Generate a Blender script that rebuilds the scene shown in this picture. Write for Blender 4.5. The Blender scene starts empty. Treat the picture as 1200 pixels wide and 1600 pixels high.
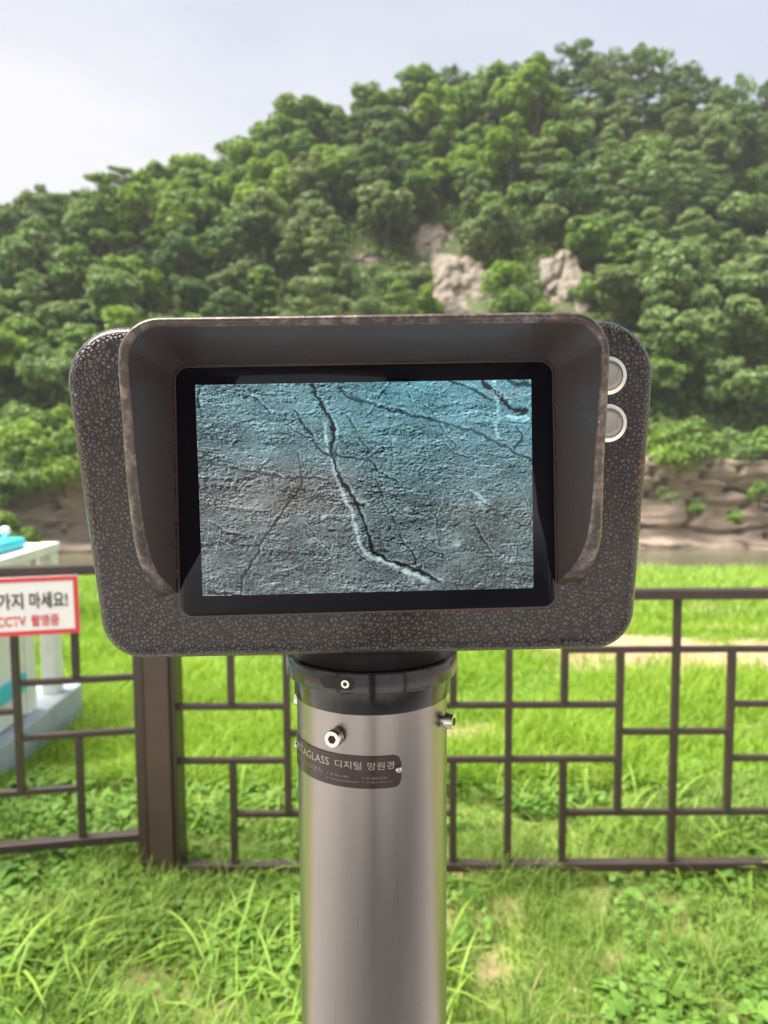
import bpy, bmesh, math, random
import numpy as np
from mathutils import Vector, Matrix, noise

random.seed(7)
rng = np.random.default_rng(11)
R = math.radians
S = bpy.context.scene
COL = S.collection

# ------------------------------------------------------------------ camera
EYE = Vector((0.0, 0.0, 1.6))
PITCH = R(5.0)
FPX = 1202.0                                   # focal length in pixels of a 1200 x 1600 frame
cam_d = bpy.data.cameras.new('camera')
cam = bpy.data.objects.new('camera', cam_d)
COL.objects.link(cam)
cam.matrix_world = Matrix.Translation(EYE) @ Matrix.Rotation(R(90) - PITCH, 4, 'X') @ Matrix.Rotation(R(-0.3), 4, 'Z')
cam_d.sensor_fit = 'VERTICAL'
cam_d.sensor_height = 24.0
cam_d.lens = FPX / 1600 * 24.0
cam_d.clip_start = 0.02
cam_d.clip_end = 3000
cam_d.dof.use_dof = True
cam_d.dof.focus_distance = 0.50
cam_d.dof.aperture_fstop = 6.0
cam_d.dof.aperture_blades = 0
S.camera = cam

# ------------------------------------------------------------------ sky, sun, exposure
SUN_EL, SUN_AZ = R(62), R(-98)                 # azimuth from +Y towards +X: high on the left, behind thin cloud
W = bpy.data.worlds.new('World')
S.world = W
W.use_nodes = True
wn, wl = W.node_tree.nodes, W.node_tree.links
wn.clear()
w_out = wn.new('ShaderNodeOutputWorld')
w_bg = wn.new('ShaderNodeBackground')
w_sky = wn.new('ShaderNodeTexSky')
w_sky.sky_type = 'NISHITA'
w_sky.sun_disc = False
w_sky.sun_elevation = SUN_EL
w_sky.sun_rotation = SUN_AZ
w_sky.dust_density = 3.0
w_tc = wn.new('ShaderNodeTexCoord')
w_map = wn.new('ShaderNodeMapping')
w_map.inputs['Location'].default_value = (0.35, 0.2, 0.1)
w_map.inputs['Scale'].default_value = (1.0, 1.0, 2.2)
w_noise = wn.new('ShaderNodeTexNoise')
w_noise.inputs['Scale'].default_value = 1.6
w_noise.inputs['Detail'].default_value = 4
w_noise.inputs['Roughness'].default_value = 0.55
w_ramp = wn.new('ShaderNodeValToRGB')
w_ramp.color_ramp.elements[0].position = 0.32
w_ramp.color_ramp.elements[0].color = (0.66, 0.715, 0.86, 1)
w_ramp.color_ramp.elements[1].position = 0.66
w_ramp.color_ramp.elements[1].color = (1.0, 0.985, 1.0, 1)
w_mul = wn.new('ShaderNodeVectorMath'); w_mul.operation = 'SCALE'
w_mul.inputs['Scale'].default_value = 1.98
w_mix = wn.new('ShaderNodeMix'); w_mix.data_type = 'RGBA'
w_mix.inputs['Factor'].default_value = 0.95
w_bg.inputs['Strength'].default_value = 0.05
wl.new(w_tc.outputs['Generated'], w_map.inputs['Vector'])
wl.new(w_map.outputs[0], w_noise.inputs['Vector'])
w_sep = wn.new('ShaderNodeSeparateXYZ')
wl.new(w_tc.outputs['Generated'], w_sep.inputs[0])
w_el = wn.new('ShaderNodeMapRange'); w_el.interpolation_type = 'SMOOTHSTEP'
for k_, v_ in (('From Min', 0.20), ('From Max', 0.56), ('To Min', 0.24), ('To Max', -0.12)): w_el.inputs[k_].default_value = v_
wl.new(w_sep.outputs['Z'], w_el.inputs['Value'])
w_add = wn.new('ShaderNodeMath'); w_add.operation = 'ADD'
wl.new(w_noise.outputs['Fac'], w_add.inputs[0]); wl.new(w_el.outputs[0], w_add.inputs[1])
wl.new(w_add.outputs[0], w_ramp.inputs['Fac'])
wl.new(w_ramp.outputs['Color'], w_mul.inputs[0])
wl.new(w_sky.outputs[0], w_mix.inputs['A'])
wl.new(w_mul.outputs[0], w_mix.inputs['B'])
wl.new(w_mix.outputs['Result'], w_bg.inputs['Color'])
wl.new(w_bg.outputs[0], w_out.inputs['Surface'])

sun_d = bpy.data.lights.new('sun', 'SUN')
sun_d.energy = 1.5
sun_d.angle = R(48)
sun_d.color = (1.0, 0.95, 0.87)
sun = bpy.data.objects.new('sun', sun_d)
COL.objects.link(sun)
_sd = Vector((math.sin(SUN_AZ) * math.cos(SUN_EL), math.cos(SUN_AZ) * math.cos(SUN_EL), math.sin(SUN_EL)))
sun.rotation_euler = (-_sd).to_track_quat('-Z', 'Y').to_euler()
sun.location = (0, 0, 30)

S.view_settings.view_transform = 'Standard'
S.view_settings.look = 'None'
S.view_settings.gamma = 1.0
S.view_settings.use_curve_mapping = False
S.view_settings.exposure = 3.2
S.cycles.use_denoising = True
S.cycles.max_bounces = 7
S.cycles.diffuse_bounces = 3
S.cycles.glossy_bounces = 4
S.cycles.transmission_bounces = 4
S.cycles.transparent_max_bounces = 8
S.cycles.sample_clamp_indirect = 6.0

# ------------------------------------------------------------------ helpers
_cp, _sp = math.cos(PITCH), math.sin(PITCH)

def at(u, v, Y):
    """The world point on the plane y = Y that the photograph shows at pixel (u, v) of 1200 x 1600."""
    k = (800.0 - v) / FPX
    w = Y * (k * _cp - _sp) / (_cp + k * _sp)
    dep = Y * _cp - w * _sp
    return Vector(((u - 600.0) / FPX * dep, Y, EYE.z + w))

def project(p):
    dep = p[1] * _cp - (p[2] - EYE.z) * _sp
    up = p[1] * _sp + (p[2] - EYE.z) * _cp
    return 600 + FPX * p[0] / dep, 800 - FPX * up / dep, dep

def tag(o, label=None, cat=None, group=None, kind=None):
    if label: o['label'] = label
    if cat: o['category'] = cat
    if group: o['group'] = group
    if kind: o['kind'] = kind
    return o

def empty(name, loc=(0, 0, 0), parent=None):
    o = bpy.data.objects.new(name, None)
    o.empty_display_size = 0.05
    COL.objects.link(o)
    o.location = loc
    o.parent = parent
    return o

def link(name, me, material=None, parent=None, smooth=None):
    o = bpy.data.objects.new(name, me)
    COL.objects.link(o)
    if material is not None and not me.materials:
        me.materials.append(material)
    if parent is not None:
        o.parent = parent
        o.matrix_parent_inverse = parent.matrix_world.inverted() if False else Matrix.Identity(4)
    if smooth is not None:
        me.shade_smooth() if smooth is True else me.shade_flat()
        if smooth is not True and smooth is not False:
            smooth_by_angle(me, smooth)
    return o

def smooth_by_angle(me, deg):
    me.shade_smooth()
    bm = bmesh.new(); bm.from_mesh(me)
    lim = R(deg)
    for e in bm.edges:
        if len(e.link_faces) == 2 and e.calc_face_angle(0) > lim:
            e.smooth = False
    bm.to_mesh(me); bm.free()

def mesh(name, verts, faces):
    me = bpy.data.meshes.new(name)
    me.from_pydata([tuple(v) for v in verts], [], faces)
    me.update()
    return me

def np_mesh(name, V, F):
    """V (n,3) float array, F (m,k) int array: a fast from_pydata."""
    me = bpy.data.meshes.new(name)
    V = np.asarray(V, dtype=np.float32); F = np.asarray(F, dtype=np.int32)
    n, (m, k) = len(V), F.shape
    me.vertices.add(n); me.vertices.foreach_set('co', V.ravel())
    me.loops.add(m * k); me.loops.foreach_set('vertex_index', F.ravel())
    me.polygons.add(m)
    me.polygons.foreach_set('loop_start', np.arange(0, m * k, k, dtype=np.int32))
    me.polygons.foreach_set('loop_total', np.full(m, k, dtype=np.int32))
    me.update(calc_edges=True)
    return me

def bm_mesh(name, bm):
    me = bpy.data.meshes.new(name)
    bmesh.ops.recalc_face_normals(bm, faces=bm.faces)
    bm.to_mesh(me); bm.free()
    return me

def box_mesh(name, x0, x1, y0, y1, z0, z1, bevel=0.0):
    bm = bmesh.new()
    bmesh.ops.create_cube(bm, size=1.0)
    for v in bm.verts:
        v.co = ((x0 + x1) / 2 + v.co.x * (x1 - x0), (y0 + y1) / 2 + v.co.y * (y1 - y0), (z0 + z1) / 2 + v.co.z * (z1 - z0))
    if bevel:
        bmesh.ops.bevel(bm, geom=bm.edges[:], offset=bevel, segments=2, profile=0.5, affect='EDGES')
    return bm_mesh(name, bm)

def lathe(name, prof, seg=64, cap=True):
    """prof: list of (radius, z); revolved about z."""
    V, F = [], []
    n = len(prof)
    for i in range(seg):
        a = 2 * math.pi * i / seg
        for r, z in prof:
            V.append((r * math.cos(a), r * math.sin(a), z))
    for i in range(seg):
        j = (i + 1) % seg
        for k in range(n - 1):
            F.append((i * n + k, j * n + k, j * n + k + 1, i * n + k + 1))
    if cap:
        F.append(tuple(i * n for i in range(seg))[::-1])
        F.append(tuple(i * n + n - 1 for i in range(seg)))
    return mesh(name, V, F)

# ------------------------------------------------------------------ materials
class NT:
    def __init__(self, name):
        self.m = bpy.data.materials.new(name)
        self.m.use_nodes = True
        self.n, self.l = self.m.node_tree.nodes, self.m.node_tree.links
        self.p = self.n['Principled BSDF']
        self.out = self.n['Material Output']
    def new(self, t, **kw):
        nd = self.n.new(t)
        for k, v in kw.items():
            if hasattr(nd, k): setattr(nd, k, v)
            else: nd.inputs[k].default_value = v
        return nd
    def link(self, a, b): self.l.new(a, b)
    def coord(self, scale=(1, 1, 1), kind='Object'):
        tc = self.new('ShaderNodeTexCoord'); mp = self.new('ShaderNodeMapping')
        mp.inputs['Scale'].default_value = scale
        self.link(tc.outputs[kind], mp.inputs['Vector'])
        return mp.outputs[0]
    def noise(self, vec, scale, detail=4, rough=0.55):
        nd = self.new('ShaderNodeTexNoise')
        nd.inputs['Scale'].default_value = scale; nd.inputs['Detail'].default_value = detail; nd.inputs['Roughness'].default_value = rough
        if vec is not None: self.link(vec, nd.inputs['Vector'])
        return nd.outputs['Fac']
    def ramp(self, fac, stops):
        nd = self.new('ShaderNodeValToRGB')
        e = nd.color_ramp.elements
        while len(e) < len(stops): e.new(0.5)
        for i, (p, c) in enumerate(stops):
            e[i].position = p
            e[i].color = (*c, 1) if len(c) == 3 else c
        self.link(fac, nd.inputs['Fac'])
        return nd.outputs['Color']
    def mix(self, fac, a, b, blend='MIX'):
        nd = self.new('ShaderNodeMix', data_type='RGBA', blend_type=blend)
        for s, x in (('Factor', fac), ('A', a), ('B', b)):
            if hasattr(x, 'node'): self.link(x, nd.inputs[s])
            else: nd.inputs[s].default_value = x if isinstance(x, (int, float)) else (*x, 1)
        return nd.outputs['Result']
    def math(self, op, a, b=0.0):
        nd = self.new('ShaderNodeMath', operation=op)
        for i, x in enumerate((a, b)):
            if hasattr(x, 'node'): self.link(x, nd.inputs[i])
            else: nd.inputs[i].default_value = x
        return nd.outputs[0]
    def bump(self, h, strength, dist):
        nd = self.new('ShaderNodeBump')
        nd.inputs['Strength'].default_value = strength; nd.inputs['Distance'].default_value = dist
        self.link(h, nd.inputs['Height'])
        self.link(nd.outputs[0], self.p.inputs['Normal'])
    def set(self, **kw):
        for k, v in kw.items():
            k = k.replace('_', ' ')
            if hasattr(v, 'node'): self.link(v, self.p.inputs[k])
            else: self.p.inputs[k].default_value = (*v, 1) if isinstance(v, tuple) and len(v) == 3 else v
        return self

def simple(name, color, rough=0.5, metal=0.0, var=0.12, scale=30, bump=0.0):
    t = NT(name)
    c = t.coord()
    f = t.noise(c, scale)
    t.set(Base_Color=t.ramp(f, [(0.3, tuple(x * (1 - var) for x in color)), (0.7, tuple(min(1, x * (1 + var)) for x in color))]), Roughness=rough, Metallic=metal)
    if bump: t.bump(f, bump, 0.002)
    return t.m

def hammer(name, cell, strength, light, dark, rough=0.38, metal=0.65, coat=0.5):
    t = NT(name)
    c = t.coord()
    nz = t.new('ShaderNodeTexNoise'); nz.inputs['Scale'].default_value = cell * 0.8; nz.inputs['Detail'].default_value = 3
    t.link(c, nz.inputs['Vector'])
    add = t.new('ShaderNodeVectorMath', operation='MULTIPLY_ADD')
    t.link(nz.outputs['Color'], add.inputs[0])
    add.inputs[1].default_value = (0.8 / cell,) * 3
    t.link(c, add.inputs[2])
    vo = t.new('ShaderNodeTexVoronoi', feature='DISTANCE_TO_EDGE')
    vo.inputs['Scale'].default_value = cell
    t.link(add.outputs[0], vo.inputs['Vector'])
    d = t.math('ADD', vo.outputs['Distance'], t.math('MULTIPLY', t.noise(c, cell * 0.7, 1), -0.10))
    mid = tuple(0.55 * a + 0.45 * b for a, b in zip(dark, light))
    col = t.ramp(d, [(0.01, dark), (0.085, mid), (0.18, light)])
    big = t.noise(c, 40, 3)
    col = t.mix(t.math('MULTIPLY', big, 0.35), col, tuple(x * 0.6 for x in light))
    chip = t.ramp(t.noise(c, 110, 5, 0.7), [(0.73, (0, 0, 0)), (0.77, (1, 1, 1))])
    col = t.mix(chip, col, (0.34, 0.27, 0.23))
    h = t.ramp(d, [(0.0, (0, 0, 0)), (0.30, (1, 1, 1))])
    t.set(Base_Color=col, Roughness=rough, Metallic=metal)
    t.p.inputs['Coat Weight'].default_value = coat
    t.p.inputs['Coat Roughness'].default_value = 0.14
    t.bump(h, strength, 0.0006)
    return t.m

M = {}
M['hammer'] = hammer('hammertone_paint', 350, 0.85, (0.122, 0.106, 0.102), (0.010, 0.008, 0.008))
M['hammer_fine'] = hammer('hood_inside_paint', 950, 0.3, (0.170, 0.140, 0.136), (0.085, 0.068, 0.066), metal=0.3, coat=0.2)

t = NT('worn_rim_paint')
c = t.coord()
wear = t.ramp(t.noise(c, 120, 6, 0.72), [(0.47, (0, 0, 0)), (0.62, (1, 1, 1))])
grain = t.noise(c, 700, 3)
col = t.mix(wear, (0.090, 0.072, 0.066), (0.26, 0.205, 0.178))
chip = t.ramp(t.noise(c, 260, 5, 0.75), [(0.66, (0, 0, 0)), (0.71, (1, 1, 1))])
col = t.mix(chip, col, (0.50, 0.41, 0.34))
t.p.inputs['Coat Weight'].default_value = 0.4
t.p.inputs['Coat Roughness'].default_value = 0.15
t.set(Base_Color=col, Roughness=0.40, Metallic=0.5)
t.bump(grain, 0.5, 0.0005)
M['rim'] = t.m

t = NT('black_cover_glass')
t.set(Base_Color=(0.004, 0.004, 0.008), Roughness=0.06)
t.p.inputs['Specular IOR Level'].default_value = 0.35
M['bezel'] = t.m
M['lip'] = simple('brown_gasket', (0.10, 0.07, 0.055), 0.5, 0.2)

t = NT('display_picture')
at_n = t.new('ShaderNodeVertexColor', layer_name='picture')
t.set(Base_Color=(0.004, 0.004, 0.006), Roughness=0.10, Emission_Color=at_n.outputs['Color'], Emission_Strength=0.125)
t.p.inputs['Specular IOR Level'].default_value = 0.3
M['screen'] = t.m

t = NT('anodised_column')
c = t.coord((1, 1, 0.004))
br = t.noise(c, 900, 3, 0.6)
c2 = t.coord()
sm = t.noise(c2, 9, 4, 0.6)
col = t.mix(sm, (0.300, 0.272, 0.255), (0.38, 0.345, 0.322))
sp = t.ramp(t.noise(c2, 230, 2, 0.5), [(0.775, (0, 0, 0)), (0.79, (1, 1, 1))])
col = t.mix(sp, col, (0.8, 0.78, 0.75))
t.set(Base_Color=col, Metallic=0.92, Roughness=t.math('MULTIPLY_ADD', br, 0.16))
t.n[-1].inputs[2].default_value = 0.22
t.bump(br, 0.05, 0.0004)
M['column'] = t.m

t = NT('gloss_black_ring')
c = t.coord()
t.set(Base_Color=t.ramp(t.noise(c, 160, 4), [(0.4, (0.012, 0.011, 0.011)), (0.8, (0.03, 0.027, 0.026))]), Roughness=0.16)
t.p.inputs['Coat Weight'].default_value = 0.3
M['ring'] = t.m
M['neck'] = simple('satin_black_neck', (0.012, 0.012, 0.013), 0.32)
M['steel'] = simple('stainless_steel', (0.72, 0.68, 0.62), 0.22, 1.0, 0.06, 200)
M['socket'] = simple('dark_socket', (0.02, 0.018, 0.016), 0.4, 0.5)

t = NT('brushed_button')
tc = t.new('ShaderNodeTexCoord')
sx = t.new('ShaderNodeSeparateXYZ'); t.link(tc.outputs['Object'], sx.inputs[0])
an = t.math('ARCTAN2', sx.outputs['Z'], sx.outputs['X'])
cmb = t.new('ShaderNodeCombineXYZ'); t.link(an, cmb.inputs[0])
f = t.noise(cmb.outputs[0], 9, 4, 0.6)
t.set(Base_Color=t.ramp(f, [(0.3, (0.26, 0.25, 0.23)), (0.7, (0.42, 0.41, 0.38))]), Metallic=1.0, Roughness=0.34)
M['button'] = t.m

t = NT('plate_print_brown')
c = t.coord()
t.set(Base_Color=t.ramp(t.noise(c, 60), [(0.3, (0.045, 0.028, 0.025)), (0.7, (0.060, 0.038, 0.034))]), Roughness=0.22)
M['plate'] = t.m
M['plate_text'] = simple('plate_lettering', (0.56, 0.48, 0.41), 0.4, 0.4, 0.05)
M['plate_text_dim'] = simple('plate_small_lettering', (0.34, 0.28, 0.24), 0.4, 0.3, 0.05)
M['fence'] = simple('brown_fence_paint', (0.046, 0.030, 0.026), 0.42, 0.0, 0.18, 14, 0.1)
M['fence_post'] = simple('brown_post_paint', (0.066, 0.041, 0.034), 0.45, 0.0, 0.16, 9, 0.1)
M['sign_white'] = simple('sign_white', (0.80, 0.79, 0.79), 0.35, 0, 0.03, 6)
M['sign_red'] = simple('sign_red', (0.62, 0.045, 0.055), 0.4, 0, 0.06, 10)
M['sign_black'] = simple('sign_black', (0.03, 0.03, 0.03), 0.5)
M['white_paint'] = simple('white_kiosk_paint', (0.82, 0.81, 0.76), 0.5, 0, 0.10, 5)
M['cyan'] = simple('cyan_trim_paint', (0.05, 0.56, 0.70), 0.4, 0, 0.12, 6)
M['grey_base'] = simple('grey_base_block', (0.42, 0.47, 0.50), 0.6, 0, 0.12, 7, 0.15)
M['timber'] = simple('shade_roof_timber', (0.22, 0.17, 0.14), 0.7, 0, 0.2, 3)
M['dark_timber'] = simple('added_pillar_timber', (0.05, 0.04, 0.035), 0.7, 0, 0.2, 3)
M['paving'] = simple('ground_paving', (0.36, 0.355, 0.35), 0.85, 0, 0.18, 4, 0.2)
M['bark'] = simple('bark', (0.075, 0.056, 0.042), 0.9, 0, 0.35, 3, 0.4)

def leaf_mat(name, c1, c2, trans=0.35):
    t = NT(name)
    oi = t.new('ShaderNodeObjectInfo')
    a = t.new('ShaderNodeAttribute', attribute_name='rnd')
    f = t.math('ADD', t.math('MULTIPLY', a.outputs['Fac'], 0.65), t.math('MULTIPLY', oi.outputs['Random'], 0.35))
    col = t.ramp(f, [(0.0, c1), (1.0, c2)])
    t.set(Base_Color=col, Roughness=0.55)
    t.p.inputs['Specular IOR Level'].default_value = 0.25
    tr = t.new('ShaderNodeBsdfTranslucent')
    t.link(t.mix(0.5, col, (0.9, 1.0, 0.35), 'MULTIPLY'), tr.inputs['Color'])
    ms = t.new('ShaderNodeMixShader'); ms.inputs[0].default_value = trans
    t.link(t.p.outputs[0], ms.inputs[1]); t.link(tr.outputs[0], ms.inputs[2])
    t.link(ms.outputs[0], t.out.inputs['Surface'])
    return t.m

LEAF = {
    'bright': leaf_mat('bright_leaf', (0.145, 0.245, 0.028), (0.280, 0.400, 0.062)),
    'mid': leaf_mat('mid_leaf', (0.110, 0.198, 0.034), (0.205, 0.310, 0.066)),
    'dark': leaf_mat('dark_leaf', (0.072, 0.138, 0.038), (0.135, 0.212, 0.060)),
    'olive': leaf_mat('olive_leaf', (0.135, 0.185, 0.062), (0.225, 0.280, 0.110)),
    'pale': leaf_mat('pale_leaf', (0.140, 0.220, 0.066), (0.250, 0.340, 0.125)),
}
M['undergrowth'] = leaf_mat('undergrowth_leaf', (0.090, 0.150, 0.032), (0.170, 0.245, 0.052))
M['grass'] = leaf_mat('grass_blade', (0.130, 0.275, 0.016), (0.350, 0.490, 0.056), 0.42)
M['near_grass'] = leaf_mat('near_grass_blade', (0.095, 0.200, 0.024), (0.300, 0.405, 0.090), 0.40)
M['grass_long'] = leaf_mat('long_grass_blade', (0.125, 0.260, 0.028), (0.320, 0.460, 0.080), 0.40)
M['weed'] = leaf_mat('weed_leaf', (0.085, 0.200, 0.024), (0.225, 0.370, 0.070), 0.35)
M['dry'] = leaf_mat('dry_blade', (0.30, 0.22, 0.10), (0.46, 0.38, 0.20), 0.3)

t = NT('meadow_soil')
c = t.coord()
a = t.new('ShaderNodeAttribute', attribute_name='dirt')
n1 = t.noise(c, 3.5, 6, 0.65)
soil = t.ramp(n1, [(0.25, (0.26, 0.165, 0.10)), (0.75, (0.46, 0.315, 0.205))])
turf = t.ramp(t.noise(c, 6, 5, 0.7), [(0.25, (0.110, 0.190, 0.020)), (0.75, (0.23, 0.31, 0.05))])
t.set(Base_Color=t.mix(a.outputs['Fac'], turf, soil), Roughness=0.95)
t.bump(t.noise(c, 40, 5, 0.7), 0.5, 0.02)
M['soil'] = t.m

t = NT('forest_floor')
c = t.coord()
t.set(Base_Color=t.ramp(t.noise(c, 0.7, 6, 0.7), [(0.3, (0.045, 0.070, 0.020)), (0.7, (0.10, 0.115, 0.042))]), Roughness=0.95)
M['forest_floor'] = t.m

def rock_mat(name, stops, sc):
    t = NT(name)
    c = t.coord((1, 1, 2.4))
    f = t.noise(c, sc, 8, 0.68)
    col = t.ramp(f, stops)
    st = t.ramp(t.noise(t.coord((0.35, 0.35, 3.2)), 1.1, 6, 0.7), [(0.40, (0, 0, 0)), (0.62, (1, 1, 1))])
    col = t.mix(t.math('MULTIPLY', st, 0.40), col, tuple(x * 0.55 for x in stops[0][1]))
    moss = t.ramp(t.noise(t.coord(), 0.55, 5, 0.7), [(0.60, (0, 0, 0)), (0.72, (1, 1, 1))])
    col = t.mix(t.math('MULTIPLY', moss, 0.6), col, (0.13, 0.16, 0.05))
    t.set(Base_Color=col, Roughness=0.9)
    t.bump(f, 0.7, 0.25)
    return t.m
M['cliff'] = rock_mat('river_cliff_rock', [(0.25, (0.19, 0.138, 0.105)), (0.5, (0.34, 0.258, 0.20)), (0.75, (0.50, 0.395, 0.31))], 0.5)
M['outcrop'] = rock_mat('hillside_rock', [(0.25, (0.15, 0.115, 0.088)), (0.5, (0.26, 0.216, 0.172)), (0.75, (0.37, 0.322, 0.262))], 0.9)

t = NT('river_water')
c = t.coord((1, 2.5, 1))
t.set(Base_Color=(0.10, 0.095, 0.055), Roughness=0.12)
t.bump(t.noise(c, 1.6, 4, 0.6), 0.25, 0.05)
M['water'] = t.m

# ------------------------------------------------------------------ value noise on arrays
def vnoise(x, y, seed=0):
    xi, yi = np.floor(x).astype(np.int64), np.floor(y).astype(np.int64)
    fx, fy = x - xi, y - yi
    fx, fy = fx * fx * (3 - 2 * fx), fy * fy * (3 - 2 * fy)
    def h(a, b):
        n = (a * 374761393 + b * 668265263 + seed * 1442695041) & 0x7fffffff
        n = ((n ^ (n >> 13)) * 1274126177) & 0x7fffffff
        return ((n ^ (n >> 16)) & 0xffff) / 65535.0
    return (h(xi, yi) * (1 - fx) + h(xi + 1, yi) * fx) * (1 - fy) + (h(xi, yi + 1) * (1 - fx) + h(xi + 1, yi + 1) * fx) * fy

def fbm(x, y, oct=4, seed=0, gain=0.5):
    s, a, tot = 0, 1.0, 0
    for i in range(oct):
        s = s + a * vnoise(x * 2 ** i + 17.3 * i, y * 2 ** i + 9.1 * i, seed + i)
        tot += a; a *= gain
    return s / tot

# ------------------------------------------------------------------ ground
BANK_Y, WATER_Z = 29.0, -6.6
FENCE_Y = 1.0 / (at(600, 930, 1).z - at(600, 1353, 1).z)
Z_BOT, Z_TOP = at(600, 1353, FENCE_Y).z, at(600, 930, FENCE_Y).z
GZ = Z_BOT - 0.075
_py = np.array([-40, 3.6, 6, 12, 20, BANK_Y, BANK_Y + 3.5, BANK_Y + 9, 70])
_pz = np.array([0, 0, -0.20, -0.85, -1.95, -3.42, -5.2, -7.6, -7.8]) + GZ

def ground_z(x, y):
    x, y = np.asarray(x, float), np.asarray(y, float)
    yy = y + 1.6 * (fbm(x * 0.08 + 3, y * 0.02, 3, 5) - 0.5) * np.clip((y - 18) / 8, 0, 1)
    z = np.interp(yy, _py, _pz)
    z = z + 0.09 * np.clip((-0.70 - x) / 0.35, 0, 1) * np.clip((y - 1.2) / 0.8, 0, 1) * np.clip((3.7 - y) / 0.7, 0, 1)
    far = np.clip((y - 5) / 15, 0, 1)
    z = z + (fbm(x * 1.1, y * 1.1, 3, 2) - 0.5) * (0.05 + 0.35 * far) * np.clip((y - 1.4), 0, 1)
    return z

def dirt(x, y):
    x, y = np.asarray(x, float), np.asarray(y, float)
    n = fbm(x * 1.6, y * 1.6, 4, 21)
    d = np.clip((n - 0.58) * 6, 0, 1) * 0.7 * (y < 3.0)
    n2 = (fbm(x * 0.9 + 5, y * 0.9, 4, 33) - 0.5)
    path = np.exp(-((y - (6.7 - 0.10 * (x - 2)) + 3.6 * n2) / 1.6) ** 2) * np.clip((x - 1.1) / 0.7, 0, 1) * 1.5
    path2 = np.exp(-((y - 10.2 + 1.2 * n2) / 0.5) ** 2) * np.clip((x - 3.0) / 1.0, 0, 1) * 0.8
    p3 = 1.15 * np.exp(-(((x - 0.42) / 0.33) ** 2 + ((y - 4.25) / 0.22) ** 2))
    p4 = np.exp(-(((x - 0.85 + (y - 3.8) * 0.6) / 0.16) ** 2 + ((y - 3.75) / 0.5) ** 2)) * 0.7
    p5 = 0
    for px, py, r in ((0.32, 2.22, 0.08), (-0.33, 2.75, 0.10), (-0.72, 2.16, 0.16), (0.42, 2.55, 0.10), (0.72, 2.25, 0.10), (-0.45, 2.02, 0.13), (0.95, 2.08, 0.09), (0.28, 2.75, 0.09)):
        p5 = p5 + np.exp(-(((x - px) / r) ** 2 + ((y - py) / (r * 0.9)) ** 2))
    rag_ = fbm(x * 7, y * 7, 4, 37, 0.65)
    return np.where(y < 1.35, 1.0, np.clip((np.maximum.reduce([d, path, path2, p3, p4, p5 * 0.72 + 0 * x]) * (0.75 + 0.8 * (n2 + 0.25)) - 0.9 * (rag_ - 0.38)) * 1.25, 0, 1))

def grid_sheet(name, xs, ys, zf, material, kind=None):
    X, Y = np.meshgrid(xs, ys)
    Z = zf(X, Y)
    V = np.stack([X.ravel(), Y.ravel(), Z.ravel()], 1)
    nx, ny = len(xs), len(ys)
    i = np.arange(nx - 1)[None, :] + np.arange(ny - 1)[:, None] * nx
    i = i.ravel()
    me = np_mesh(name, V, np.stack([i, i + 1, i + nx + 1, i + nx], 1))
    me.shade_smooth()
    o = link(name, me, material)
    if kind: o['kind'] = kind
    return o, V

xs = np.concatenate([np.linspace(-90, -8, 45), np.linspace(-7.6, 7.6, 191), np.linspace(8, 90, 45)])
ys = np.concatenate([np.linspace(-30, 1.2, 20), np.linspace(1.3, 9, 111), np.linspace(9.2, 40, 120), np.linspace(41, 72, 18)])
meadow, MV = grid_sheet('meadow_ground', xs, ys, ground_z, M['soil'], 'structure')
da = meadow.data.attributes.new('dirt', 'FLOAT', 'POINT')
da.data.foreach_set('value', dirt(MV[:, 0], MV[:, 1]).astype(np.float32))
water = link('river_water', mesh('river_water', [(-114, 30, WATER_Z), (114, 30, WATER_Z), (114, 75, WATER_Z), (-114, 75, WATER_Z)], [(0, 1, 2, 3)]), M['water'])
water['kind'] = 'structure'

# ------------------------------------------------------------------ the wooded hill
RIDGE_Y, FOOT_Y = 118.0, 66.0
_sil = [(-500, 470), (-250, 385), (0, 312), (100, 290), (180, 275), (270, 243), (350, 218), (420, 183), (480, 153), (560, 133), (650, 117), (760, 108), (830, 98), (880, 60),
        (960, 58), (1050, 64), (1110, 92), (1200, 128), (1400, 215), (1700, 330)]
_low = [(-500, 8.4), (150, 7.6), (350, 5.6), (800, 5.6), (880, 11.5), (1130, 11.5), (1200, 8.0), (1700, 6.0)]      # how tall the wood on the ridge stands
_rx = np.array([at(u, v, RIDGE_Y).x for u, v in _sil]); _rz = np.array([at(u, v, RIDGE_Y).z for u, v in _sil])
_lx = np.array([at(u, 100, RIDGE_Y).x for u, _ in _low]); _lz = np.array([h for _, h in _low])

def hill_z(x, y):
    x, y = np.asarray(x, float), np.asarray(y, float)
    zr = np.interp(x, _rx, _rz) - np.interp(x, _lx, _lz)
    t_ = np.clip((y - FOOT_Y) / (RIDGE_Y - FOOT_Y), -0.2, 1)
    z0 = 0.6 + 1.2 * (fbm(x * 0.06, y * 0 + 2, 3, 9) - 0.5)
    z = z0 + (zr - z0) * (0.88 * t_ + 0.12 * np.sin(np.clip(t_, 0, 1) * math.pi / 2))
    z = z + (fbm(x * 0.055, y * 0.055, 3, 44) - 0.5) * 9 * np.clip(t_ * 4, 0, 1) * np.clip((1 - t_) * 4, 0.12, 1)
    z = z - np.clip(y - RIDGE_Y, 0, 60) * 0.75
    return z

hill, _ = grid_sheet('hill_terrain', np.linspace(-115, 115, 140), np.linspace(FOOT_Y - 3, 165, 70), hill_z, M['forest_floor'], 'structure')

def hill_hit(u, v):
    """Where the view through pixel (u, v) meets the hill."""
    for Y in np.arange(FOOT_Y, RIDGE_Y, 0.5):
        p = at(u, v, float(Y))
        if float(hill_z(p.x, Y)) >= p.z:
            return p
    return at(u, v, RIDGE_Y)

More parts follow.
